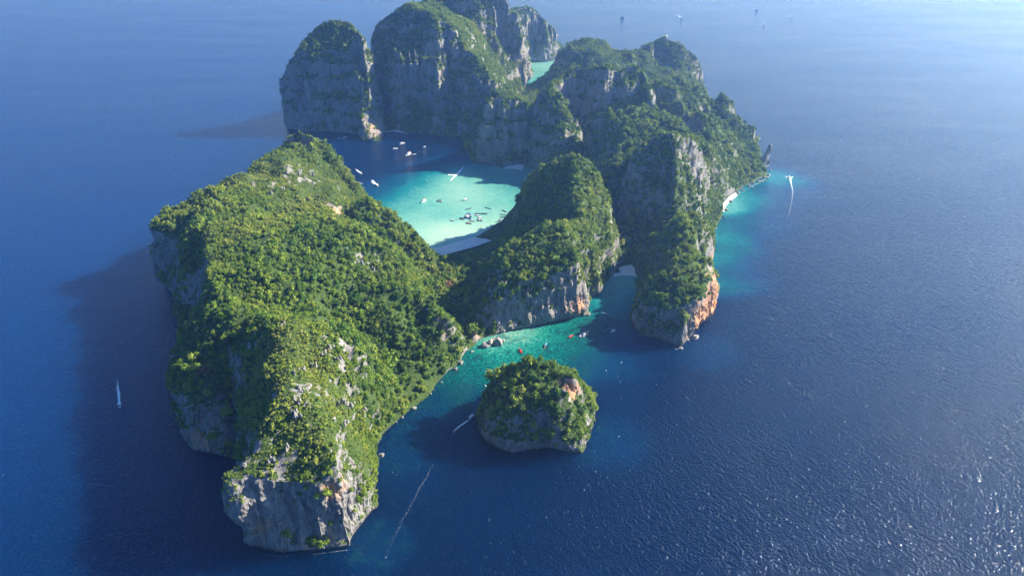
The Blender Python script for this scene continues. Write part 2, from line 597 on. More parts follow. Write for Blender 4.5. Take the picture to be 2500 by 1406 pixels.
def carve(co, q, amp=1.0, soft=6):
    """limestone relief: buttresses, flutes, ledges and a sea notch"""
    co = laplace(co, q, soft)
    n = vnormals(co, q)
    steep = sstep(0.25, 0.7, 1 - n[:, 2])
    far = sstep(1150, 1500, co[:, 1])
    near = 1 - sstep(-60, 10, co[:, 0])
    near = near * (1 - sstep(1150, 1300, co[:, 1]))
    d = (4.5 + 3.0 * near) * amp * fbm(co / np.array([55, 55, 80.]), 2, 1)
    d += near * amp * sstep(25, 55, co[:, 2]) * 18.0 * (0.38 - np.abs(noise(co / np.array([64., 64, 120]), 35)))
    rib = noise(co / np.array([30, 30, 150.]), 3)
    calm = 1 - 0.6 * (1 - sstep(-330, -270, co[:, 0])) * far
    d *= calm
    d += calm * steep * (2.0 + 5.5 * far) * amp * (0.55 - 1.8 * np.abs(rib))
    fl = noise(co / np.array([15, 15, 90.]), 5)
    d += steep * amp * (3.2 + 1.6 * far) * (0.6 - 1.9 * np.abs(fl))
    fl2 = noise(co / np.array([7, 7, 30.]), 9)
    d += steep * amp * 2.2 * (0.6 - 1.7 * np.abs(fl2))
    d += steep * 1.4 * fbm(co / np.array([6., 6, 5]), 2, 21)
    d += (1 - steep) * (2.0 * fbm(co / 14.0, 2, 31) + 4.0 * (0.4 - np.abs(noise(co / np.array([38., 38, 60]), 33))))
    # steps: ledges alternate with sheer bands
    led = np.sin(co[:, 2] / 17.0 * 6.283 / 2 + 2.5 * noise(co / np.array([60., 60, 60]), 13))
    d += steep * (0.9 + 0.6 * far) * amp * led
    low = sstep(0, 14, co[:, 2])
    d *= 0.12 + 0.88 * low
    co = co + n * d[:, None]
    sp = np.clip(noise(co / np.array([26., 26, 400]), 45) - 0.05, 0, 1) * far * sstep(-290, -230, co[:, 0]) * sstep(30, 60, co[:, 2])
    co[:, 2] += 9.0 * sp * amp
    # the broken eastern shoulder: separate wooded towers with dark gaps
    tw = sstep(265, 330, co[:, 0]) * sstep(1270, 1360, co[:, 1]) * (1 - sstep(1880, 1980, co[:, 1])) * sstep(12, 45, co[:, 2])
    tn = noise(co / np.array([42., 48, 900]), 47) + 0.5 * noise(co / np.array([20., 20, 900]), 48)
    co[:, 2] += amp * tw * 30.0 * np.clip(tn, -0.7, 0.9)
    sk = sstep(1950, 2050, co[:, 1]) * sstep(120, 180, co[:, 0]) * sstep(30, 70, co[:, 2])
    co[:, 2] += amp * sk * 8.0 * tn
    n = vnormals(co, q)
    # crags: sharp pinnacles on broken ground
    cr = np.clip(noise(co / np.array([7., 7, 14]), 41) - 0.35, 0, 1) * sstep(-0.1, 0.5, noise(co / 60., 43)) * sstep(20, 45, co[:, 2])
    co[:, 2] += 7.0 * cr * (1 - 0.5 * steep)
    # notch at the waterline
    nx = n[:, :2] / np.maximum(np.linalg.norm(n[:, :2], axis=1), 0.05)[:, None]
    k = sstep(0.55, 0.85, 1 - np.abs(n[:, 2])) * (1 - sstep(0.5, 9, co[:, 2])) * (2.6 + 1.6 * noise(co / 25., 51))
    co[:, :2] -= nx * k[:, None]
    return co


FINE = [(*P(620, 1270, 35), 42), (*P(700, 1270, 35), 42), (*P(790, 1260, 35), 42), (*P(870, 1220, 35), 36), (*P(560, 1210, 50), 30), (*P(900, 1230, 20), 26), (*P(1180, 800, 14), 28), (*P(1240, 785, 14), 26), (*P(1300, 775, 14), 26),
        (*P(1360, 765, 14), 26), (*P(1420, 750, 14), 24), (*P(450, 1060, 22), 34), (*P(520, 1060, 25), 34), (*P(1720, 720, 30), 34), (*P(1690, 780, 16), 28), (*P(1380, 965, 46), 16), (*P(1250, 1095, 6), 24), (*P(1340, 1085, 8), 28),
        (*P(1190, 1070, 6), 24), (*P(1400, 1095, 8), 22), (*P(1440, 1060, 8), 20), (*P(1080, 795, 38), 18), (*P(400, 650, 35), 40), (*P(1600, 800, 8), 26), (*P(1640, 825, 8), 22)]


def refine(co, q, levels=2):
    """split the faces of the near cliffs and cut cracks, flutes and small ledges into them; the border keeps its place"""
    def mask(c):
        r = np.zeros(len(c))
        for x, y, z, rad in FINE:
            d2 = ((c[:, 0] - x) ** 2 + (c[:, 1] - y) ** 2 + (c[:, 2] - z) ** 2) / (rad * rad)
            r = np.maximum(r, 1 - d2)
        return np.clip(r, 0, 1)
    pick = mask(co[q].mean(1)) > 0
    rest, qs = q[~pick], q[pick]
    # border vertices stay
    fixed = np.zeros(len(co), bool)
    fixed[rest.ravel()] = True
    edge_fixed = fixed
    for _ in range(levels):
        n = len(co)
        e = np.sort(np.stack([qs, np.roll(qs, -1, 1)], -1).reshape(-1, 2), 1)
        ue, inv = np.unique(e, axis=0, return_inverse=True)
        inv = inv.reshape(-1, 4)
        em = (co[ue[:, 0]] + co[ue[:, 1]]) / 2
        fm = co[qs].mean(1)
        ei = n + inv
        fi = n + len(ue) + np.arange(len(qs))
        co = np.vstack([co, em, fm])
        edge_fixed = np.r_[edge_fixed, edge_fixed[ue[:, 0]] & edge_fixed[ue[:, 1]], np.zeros(len(qs), bool)]
        qs = np.vstack([np.stack([qs[:, k], ei[:, k], fi, ei[:, k - 1]], 1) for k in range(4)])
    n = vnormals(co, qs)
    w = sstep(0.0, 0.35, mask(co)) * ~edge_fixed
    st = sstep(0.35, 0.7, 1 - np.abs(n[:, 2]))
    warp = co + 1.5 * np.column_stack([noise(co / 9., 101), noise(co / 9., 102), noise(co / 9., 103)])
    d = 1.5 * (0.35 - np.abs(noise(warp / np.array([5.2, 5.2, 26]), 91))) + 0.9 * (0.4 - np.abs(noise(warp / np.array([2.4, 2.4, 10]), 93))) + 0.5 * fbm(co / np.array([1.7, 1.7, 2.2]), 2, 95)
    crack = np.clip(0.10 - np.abs(noise(warp / np.array([13., 13, 60]), 97)), 0, 1) / 0.10
    d -= 2.2 * crack ** 2
    blk = noise(np.floor(warp / np.array([6., 6, 9])) * 3.7, 99)
    d += 0.9 * blk
    d *= w * st * sstep(-1, 3, co[:, 2])
    co = co + n * d[:, None]
    return co, np.vstack([rest, qs])


def finish(co, q):
    keep = co[q][:, :, 2].max(1) > -4.0
    q = q[keep]
    used = np.zeros(len(co), bool)
    used[q.ravel()] = True
    idx = np.cumsum(used) - 1
    return co[used], idx[q]


v, f = solid_from_lines(RING, LINES)
co, q = remeshed(v, f, 2.4)
co = carve(co, q)
co, q = finish(co, q)
LAND_CO, LAND_Q = refine(co, q)
v, f = solid_from_lines(ISLET_RING, ISLET_LINES)
co, q = remeshed(v, f, 1.5)
co = carve(co, q, 0.75, 3)
co, q = finish(co, q)
ISL_CO, ISL_Q = refine(co, q, 1)
print('land', len(LAND_Q), 'islet', len(ISL_Q))
# ------------------------------------------------------------------ materials of the land
def limestone_material():
    m, nt, b = new_mat('limestone')
    pos = position(nt)
    geo = nt.nodes.new('ShaderNodeNewGeometry')
    sep = nt.nodes.new('ShaderNodeSeparateXYZ')
    nt.links.new(geo.outputs['Normal'], sep.inputs[0])
    nz = sep.outputs['Z']
    sp = nt.nodes.new('ShaderNodeSeparateXYZ')
    nt.links.new(pos, sp.inputs[0])
    streak = mapping(nt, pos, (1, 1, 0.13))
    s1 = noise_tex(nt, streak, 0.22, 6, 0.62, 0.6)
    s2 = noise_tex(nt, streak, 0.9, 5, 0.6)
    big = noise_tex(nt, pos, 0.035, 4, 0.6)
    fine = noise_tex(nt, pos, 0.8, 6, 0.7)
    rock = ramp(nt, s1, [(0.30, (0.055, 0.052, 0.052)), (0.43, (0.16, 0.15, 0.145)), (0.55, (0.26, 0.245, 0.23)), (0.70, (0.40, 0.375, 0.345))])
    rock = mix(nt, 0.55, rock, ramp(nt, s2, [(0.32, (0.07, 0.067, 0.065)), (0.68, (0.34, 0.315, 0.285))]))
    # rust and cream stains
    at = nt.nodes.new('ShaderNodeAttribute')
    at.attribute_name = 'ochre'
    st = noise_tex(nt, mapping(nt, pos, (1, 1, 0.35)), 0.11, 5, 0.65)
    stain = math_n(nt, 'ADD', math_n(nt, 'MULTIPLY', at.outputs['Fac'], 0.55), st)
    stc = ramp(nt, fine, [(0.3, (0.30, 0.10, 0.035)), (0.5, (0.52, 0.24, 0.10)), (0.7, (0.66, 0.47, 0.31))])
    rock = mix(nt, ramp(nt, stain, [(0.66, (0, 0, 0)), (0.88, (0.85, 0.85, 0.85))]), rock, stc)
    # plants rooted on ledges and gentler ground
    vn = math_n(nt, 'ADD', nz, math_n(nt, 'MULTIPLY', math_n(nt, 'SUBTRACT', noise_tex(nt, mapping(nt, pos, (1, 1, 0.55)), 0.12, 6, 0.68), 0.5), 1.25))
    vn = math_n(nt, 'SUBTRACT', vn, math_n(nt, 'MULTIPLY', at.outputs['Fac'], 0.45))
    bare = nt.nodes.new('ShaderNodeAttribute')
    bare.attribute_name = 'bare'
    vn = math_n(nt, 'SUBTRACT', vn, math_n(nt, 'MULTIPLY', bare.outputs['Fac'], 0.55))
    veg = ramp(nt, vn, [(0.12, (0, 0, 0)), (0.26, (1, 1, 1))])
    green = ramp(nt, fine, [(0.30, (0.010, 0.024, 0.007)), (0.46, (0.030, 0.060, 0.012)), (0.62, (0.085, 0.12, 0.024)), (0.78, (0.15, 0.165, 0.045))])
    # tide band
    tide = ramp(nt, math_n(nt, 'ADD', math_n(nt, 'MULTIPLY', sp.outputs['Z'], 0.12), math_n(nt, 'MULTIPLY', fine, 0.3)), [(0.18, (0.25, 0.22, 0.2)), (0.5, (1, 1, 1))])
    colr = mix(nt, 1.0, rock, tide, 'MULTIPLY')
    nt.links.new(mix(nt, veg, colr, green), b.inputs['Base Color'])
    b.inputs['Roughness'].default_value = 0.9
    b.inputs['Specular IOR Level'].default_value = 0.2
    bp = nt.nodes.new('ShaderNodeBump')
    bp.inputs['Strength'].default_value = 0.9
    bp.inputs['Distance'].default_value = 2.2
    h = math_n(nt, 'ADD', math_n(nt, 'MULTIPLY', s1, 1.0), math_n(nt, 'ADD', math_n(nt, 'MULTIPLY', s2, 0.5), math_n(nt, 'MULTIPLY', fine, 0.5)))
    nt.links.new(h, bp.inputs['Height'])
    nt.links.new(bp.outputs[0], b.inputs['Normal'])
    return m


M_ROCK = limestone_material()

OCHRE = [(*P(1720, 720, 30), 40, 1.0), (*P(1700, 770, 20), 30, 1.0), (*P(1385, 960, 48), 14, 1.0), (*P(1365, 985, 44), 12, 0.9), (*P(880, 1165, 60), 14, 0.75), (*P(810, 1195, 55), 12, 0.6), (*P(800, 1340, 5), 30, 0.3),
         (*P(1735, 645, 12), 20, 0.6), (*P(1080, 800, 35), 16, 0.55), (*P(1415, 745, 20), 18, 0.6), (*P(808, 525, 62), 22, 0.7), (*P(480, 1060, 20), 30, 0.4), (*P(690, 290, 20), 50, 0.35), (*P(910, 320, 15), 40, 0.45),
         (*P(1500, 310, 80), 30, 0.15), (*P(1190, 800, 12), 40, 0.3), (*P(640, 1290, 25), 45, 0.32), (*P(1600, 225, 110), 20, 0.5), (*P(1245, 200, 25), 40, 0.5), (*P(1060, 945, 4), 16, 0.5)]


# bare rock faces
BARE = [(*P(620, 1270, 35), 50, 1), (*P(700, 1270, 35), 50, 1), (*P(790, 1260, 35), 50, 1), (*P(870, 1200, 45), 40, 1), (*P(900, 1240, 20), 30, 1), (*P(560, 1200, 60), 25, .8),
        (*P(1180, 800, 14), 32, 1), (*P(1240, 785, 14), 30, 1), (*P(1300, 775, 14), 30, 1), (*P(1360, 765, 14), 30, 1), (*P(1420, 745, 16), 28, 1),
        (*P(450, 1060, 22), 40, .8), (*P(520, 1060, 25), 40, .9), (*P(400, 640, 35), 50, .9), (*P(435, 660, 40), 50, .9), (*P(480, 700, 55), 36, .9), (*P(440, 980, 38), 26, .6), (*P(745, 380, 90), 34, 1), (*P(1075, 790, 38), 18, .8), (*P(1095, 800, 34), 16, .8),
        (*P(1720, 720, 30), 40, 1), (*P(1690, 780, 16), 30, 1), (*P(1380, 965, 46), 16, 1), (*P(1250, 1098, 4), 22, .5), (*P(1350, 1090, 5), 24, .6), (*P(1190, 1075, 4), 22, .5), (*P(1440, 1070, 8), 18, .8),
        (*P(1530, 320, 75), 45, 1), (*P(1490, 330, 70), 40, .9), (*P(1670, 370, 100), 30, .9), (*P(1650, 440, 85), 16, .8), (*P(1185, 330, 75), 70, .7), (*P(1180, 200, 110), 50, .7), (*P(880, 220, 90), 60, .5),
        (*P(905, 310, 25), 45, 1), (*P(740, 290, 30), 70, .7), (*P(820, 290, 30), 60, .6), (*P(960, 90, 180), 50, .5), (*P(1050, 280, 35), 90, .5), (*P(1240, 170, 70), 60, .6), (*P(1590, 200, 120), 30, .6),
        (*P(1390, 310, 75), 30, .5), (*P(805, 520, 65), 25, .7), (*P(1735, 630, 18), 22, .8), (*P(1370, 120, 40), 50, .4)]


def gauss_field(co, blobs):
    r = np.zeros(len(co))
    for x, y, z, rad, a in blobs:
        r = np.maximum(r, a * np.exp(-((co[:, 0] - x) ** 2 + (co[:, 1] - y) ** 2 + (co[:, 2] - z) ** 2) / (rad * rad)))
    return r


GREEN = [(*P(890, 1040, 45), 60, 1), (*P(915, 1110, 20), 40, 1), (*P(870, 980, 60), 50, .8), (*P(1420, 1020, 26), 26, 1), (*P(1290, 930, 58), 40, .6), (*P(820, 90, 190), 90, .6), (*P(870, 240, 60), 30, .8),
         (*P(1280, 690, 48), 50, .4), (*P(1050, 280, 30), 30, .3)]

ROCKY = [(*P(735, 425, 95), 55, 1), (*P(890, 650, 68), 50, .9), (*P(860, 985, 66), 30, 1), (*P(738, 965, 104), 38, 1), (*P(640, 450, 102), 45, .8), (*P(815, 865, 90), 34, 1), (*P(1300, 700, 55), 50, .8), (*P(1225, 690, 52), 45, .9), (*P(800, 520, 62), 35, .9),
         (*P(620, 1130, 78), 34, .7), (*P(900, 1000, 48), 26, .8), (*P(1370, 690, 50), 40, .6), (*P(1360, 1010, 38), 14, 1), (*P(1310, 1050, 26), 26, .7), (*P(1395, 950, 52), 14, 1), (*P(1440, 1020, 18), 14, .7), (*P(1200, 1030, 20), 20, .6), (*P(570, 870, 84), 30, .7), (*P(1690, 360, 110), 40, .7)]


def bareness(c):
    # cliffs of the outer massifs carry less green than the southern headland
    wild = np.maximum(sstep(1180, 1420, c[:, 1]), sstep(120, 170, c[:, 0]) * sstep(760, 800, c[:, 1])) * 0.34
    rocky = gauss_field(c, ROCKY) * sstep(0.0, 0.35, fbm(c / np.array([5., 5, 7]), 2, 77))
    return np.maximum(gauss_field(c, BARE), wild) - 0.9 * gauss_field(c, GREEN) + 1.8 * rocky


REGIONS = {
    'headland': ('long green limestone headland sloping down to the bare grey cliff in front', [(-200, 480), (-220, 600), (-330, 750), (-180, 760), (-130, 720), (-380, 950), (-200, 950), (-150, 850), (-400, 1150), (-300, 1100), (-390, 1330), (-300, 1300), (-200, 1060), (-110, 745)]),
    'valley': ('flat wooded valley floor linking the sandy beach to the small bay', [(-70, 900), (-62, 810), (-60, 985), (-75, 860)]),
    'hill': ('round two humped green hill between the pale lagoon and the small bay', [(30, 820), (60, 1000), (100, 1120), (120, 950), (-20, 830), (20, 940), (0, 1080)]),
    'rock_wall': ('tall shaded rock wall ending in the orange cliff tip', [(230, 830), (260, 990), (250, 1150), (195, 1060), (330, 1150), (400, 1270), (340, 1300), (180, 880)]),
    'shoulder': ('lumpy wooded shoulder above the bright reef on the eastern shore', [(480, 1500), (450, 1600), (430, 1750), (380, 1650), (460, 1380), (400, 1450)]),
    'ridge': ('long dark ridge with fluted grey cliffs behind the pale lagoon', [(-60, 1480), (50, 1500), (150, 1500), (250, 1600), (270, 1400), (120, 1350), (50, 1380), (200, 1300)]),
    'dome_hill': ('detached looking dome shaped limestone hill at the mouth of the large bay', [(-430, 1780), (-320, 1640), (-480, 1720), (-350, 1850)]),
    'mountain': ('steep ribbed limestone mountain beside the dome, above the dark blue bay', [(-200, 1900), (-180, 1750), (-90, 1750), (-250, 2000), (-230, 1780)]),
    'peak': ('highest limestone peak, its top cut by the upper picture edge', [(-50, 2150), (0, 2050), (-150, 2250), (-50, 2020)]),
    'spur': ('farthest hazy limestone spur behind the pale inlet', [(100, 2600), (0, 2570)]),
    'skyline_hill': ('row of hazy wooded humps on the far eastern skyline', [(200, 2080), (300, 2050), (450, 2100), (200, 1900), (350, 1900), (450, 1950)]),
}
seeds, sid = [], []
for k, (nm, (lab, ss)) in enumerate(REGIONS.items()):
    for s_ in ss:
        seeds.append(s_)
        sid.append(k)
seeds = np.array(seeds, float)
sid = np.array(sid)


def region_of(xy):
    best = np.full(len(xy), 1e18)
    who = np.zeros(len(xy), int)
    for s_, k in zip(seeds, sid):
        d = (xy[:, 0] - s_[0]) ** 2 + (xy[:, 1] - s_[1]) ** 2
        m = d < best
        best[m] = d[m]
        who[m] = k
    return who


def add_land(name, co, q, label):
    used, inv = np.unique(q.ravel(), return_inverse=True)
    c = co[used]
    me = mesh_from(name, c, inv.reshape(-1, 4), M_ROCK, smooth=True)
    a = me.attributes.new('ochre', 'FLOAT', 'POINT')
    a.data.foreach_set('value', gauss_field(c, OCHRE).astype(np.float32))
    a = me.attributes.new('bare', 'FLOAT', 'POINT')
    a.data.foreach_set('value', bareness(c).astype(np.float32))
    o = obj(name, me)
    tag(o, label, None, None, 'structure')
    return o


cen = LAND_CO[LAND_Q].mean(1)
reg = region_of(cen[:, :2])
for k, (nm, (lab, ss)) in enumerate(REGIONS.items()):
    add_land(nm, LAND_CO, LAND_Q[reg == k], lab)
add_land('islet', ISL_CO, ISL_Q, 'small round rock islet crowned with trees in front of the bay')

# ------------------------------------------------------------------ beaches
def sand_material():
    m, nt, b = new_mat('coral_sand')
    pos = position(nt)
    f = noise_tex(nt, pos, 0.25, 6, 0.65)
    g = noise_tex(nt, pos, 3.0, 3, 0.6)
    c = ramp(nt, f, [(0.3, (0.56, 0.51, 0.46)), (0.6, (0.70, 0.655, 0.60))])
    nt.links.new(mix(nt, 0.25, c, ramp(nt, g, [(0.3, (0.30, 0.27, 0.24)), (0.7, (0.50, 0.47, 0.42))])), b.inputs['Base Color'])
    b.inputs['Roughness'].default_value = 0.95
    bp = nt.nodes.new('ShaderNodeBump')
    bp.inputs['Strength'].default_value = 0.4
    bp.inputs['Distance'].default_value = 0.5
    nt.links.new(f, bp.inputs['Height'])
    nt.links.new(bp.outputs[0], b.inputs['Normal'])
    return m


M_SAND = sand_material()


def strip(name, shore, inland, zin, label, nseg=40, nrow=8):
    """a beach: a sloping sheet from just under the water to its upper edge"""
    def resample(pts, n):
        pts = np.array(pts, float)
        d = np.r_[0, np.cumsum(np.linalg.norm(np.diff(pts, axis=0), axis=1))]
        t = np.linspace(0, d[-1], n)
        return np.column_stack([np.interp(t, d, pts[:, i]) for i in range(2)])
    a = resample([P(*p)[:2] for p in shore], nseg)
    b_ = resample([P(p[0], p[1], zin)[:2] for p in inland], nseg)
    out = a + (a - b_) / np.maximum(np.linalg.norm(a - b_, axis=1), 1)[:, None] * 5.0
    vs_, fs = [], []
    for r_ in range(nrow + 1):
        t = r_ / nrow
        for i in range(nseg):
            p = out[i] * (1 - t) + b_[i] * t
            z = -0.5 + (zin + 0.5) * t ** 0.8 + 0.12 * math.sin(i * 0.7 + r_)
            vs_.append((p[0], p[1], z))
    for r_ in range(nrow):
        for i in range(nseg - 1):
            k = r_ * nseg + i
            fs.append((k, k + 1, k + nseg + 1, k + nseg))
    me = mesh_from(name, np.array(vs_), np.array(fs), M_SAND, True)
    o = obj(name, me)
    tag(o, label, None, None, 'structure')
    return o


strip('beach', [(1040, 616), (1052, 608), (1110, 593), (1160, 577), (1222, 545), (1246, 519)], [(1040, 634), (1066, 627), (1120, 613), (1170, 599), (1205, 586), (1232, 562), (1248, 530)], 2.6, 'curved pale sand beach dotted with visitors beside the shallow lagoon')
strip('beach', [(1496, 674), (1530, 671), (1560, 676)], [(1490, 650), (1525, 644), (1565, 650)], 2.6, 'small pale sand beach at the head of the narrow inlet', 20, 6)
strip('beach', [(1232, 412), (1250, 412), (1276, 416)], [(1236, 399), (1255, 397), (1280, 400)], 2.4, 'tiny pale sand beach under the dark ridge behind the lagoon', 14, 5)
strip('beach', [(936, 324), (955, 322), (995, 327)], [(936, 307), (958, 304), (990, 312)], 2.4, 'little grey beach in the gap between dome and mountain', 14, 5)
strip('beach', [(1764, 516), (1771, 500), (1786, 486), (1800, 476)], [(1760, 512), (1766, 496), (1780, 480), (1796, 470)], 1.6, 'narrow white sand strip along the reef on the eastern shore', 24, 4)

# ------------------------------------------------------------------ sea
SHOALS = [  # x, y in the photograph, paleness, greenness
    (1060, 605, .97, 0), (1110, 588, .97, 0), (1160, 572, .95, 0), (1220, 540, .9, 0), (1120, 430, .82, 0), (1140, 420, .78, 0), (1180, 425, .72, 0), (1220, 435, .66, 0), (1250, 420, .76, 0), (1100, 450, .80, 0), (1080, 480, .80, 0), (1130, 480, .90, 0),
    (1180, 480, .76, 0), (1220, 480, .74, 0), (1050, 500, .74, 0), (1090, 520, .73, 0), (1030, 540, .82, 0), (1060, 560, .93, 0), (1100, 565, .96, 0), (1150, 555, .93, 0), (1150, 520, .82, 0), (1200, 515, .8, 0), (1000, 495, .67, 0), (960, 497, .56, 0),
    (985, 465, .5, 0), (1020, 445, .56, 0), (1060, 435, .66, 0), (930, 485, .42, 0), (1000, 432, .26, 0), (950, 450, .16, 0), (1050, 408, .22, 0), (900, 420, 0, 0), (900, 475, .2, 0), (1000, 385, 0, 0), (1100, 402, .3, 0), (1190, 412, .5, 0), (1080, 370, .04, 0),
    (1010, 520, .76, 0), (1250, 450, .62, 0), (1140, 455, .86, 0), (1160, 412, .62, 0), (1120, 412, .55, 0), (1040, 465, .72, 0), (985, 505, .66, 0),
    (1225, 838, .86, .6), (1260, 828, .80, .6), (1300, 815, .74, .8), (1380, 797, .60, 1), (1430, 785, .52, 1), (1200, 862, .60, 1), (1270, 850, .56, 1), (1330, 850, .48, 1), (1380, 830, .52, 1), (1430, 820, .38, 1), (1470, 800, .27, .6), (1500, 740, .56, .2),
    (1500, 700, .64, .2), (1525, 682, .78, 0), (1180, 885, .50, 1), (1150, 885, .42, 1), (1130, 920, .40, 1), (1180, 920, .42, 1), (1250, 890, .50, 1), (1340, 885, .46, 1), (1300, 875, .52, 1), (1420, 855, .38, 1), (1400, 905, .30, .8), (1460, 880, .2, .6), (1130, 960, .28, 1),
    (1080, 985, .2, .8), (1030, 1035, .14, .6), (1500, 880, .12, .4), (1500, 820, .2, .4), (1545, 855, .05, 0), (1500, 950, .03, 0), (1430, 985, .04, 0), (1100, 1060, .05, 0), (960, 1120, .12, .5), (980, 1180, .03, 0), (890, 1335, .1, .6), (1480, 1075, .10, .3), (1240, 960, .3, 1),
    (1600, 875, .02, 0), (1330, 935, .3, .8), (1520, 760, .42, .2), (1200, 990, .12, .6), (1700, 850, .1, .2),
    (1788, 502, .85, .1), (1805, 490, .68, .1), (1835, 470, .58, .2), (1880, 440, .55, .2), (1885, 470, .22, .5), (1850, 500, .34, .6), (1805, 545, .42, .6), (1775, 575, .55, .5), (1795, 605, .40, .6), (1770, 640, .52, .5), (1840, 560, .10, .3), (1880, 520, .07, .2), (1762, 690, .42, .5),
    (1805, 665, .12, .2), (1915, 475, .06, 0), (1905, 600, 0, 0), (1860, 650, 0, 0), (1770, 770, .02, 0), (1850, 750, 0, 0), (1950, 520, 0, 0),
    (1330, 165, .84, .2), (1347, 175, .74, .2), (1264, 228, .86, .1), (1318, 184, .76, .2), (1350, 158, .8, .2), (965, 325, .30, 0), (1240, 414, .74, 0),
    (700, 420, 0, 0), (1000, 345, 0, 0), (860, 360, 0, 0), (400, 900, 0, 0), (1700, 1000, 0, 0), (1300, 1200, 0, 0), (800, 1400, 0, 0)]


def build_sea():
    def axis(lo, hi, step, far0, far1):
        mid = np.arange(lo, hi, step)
        g = step * 1.25 ** np.arange(1, 60)
        right = hi + np.cumsum(g)
        right = right[right < far1]
        left = lo - np.cumsum(g)
        left = left[left > far0][::-1]
        return np.r_[far0, left, mid, right, far1]
    xs = axis(-560, 640, 5.0, -60000, 60000)
    ys = axis(400, 2700, 6.0, -3000, 80000)
    X, Y = np.meshgrid(xs, ys)
    co = np.column_stack([X.ravel(), Y.ravel(), np.zeros(X.size)])
    nx, ny = len(xs), len(ys)
    i = np.arange(ny - 1)[:, None] * nx + np.arange(nx - 1)[None, :]
    fc = np.stack([i, i + 1, i + nx + 1, i + nx], -1).reshape(-1, 4)
    num = np.zeros(len(co))
    den = np.full(len(co), 0.06)
    grn = np.zeros(len(co))
    for px, py, v_, g_ in SHOALS:
        x, y, _ = P(px, py)
        sg = 0.021 * math.hypot(y, 480)
        w = np.exp(-((co[:, 0] - x) ** 2 + ((co[:, 1] - y)) ** 2) / (2 * sg * sg))
        num += w * v_
        grn += w * g_
        den += w
    me = mesh_from('sea', co, fc)
    a = me.attributes.new('paleness', 'FLOAT', 'POINT')
    a.data.foreach_set('value', (num / den).astype(np.float32))
    a = me.attributes.new('greenness', 'FLOAT', 'POINT')
    a.data.foreach_set('value', (grn / den).astype(np.float32))
    return me


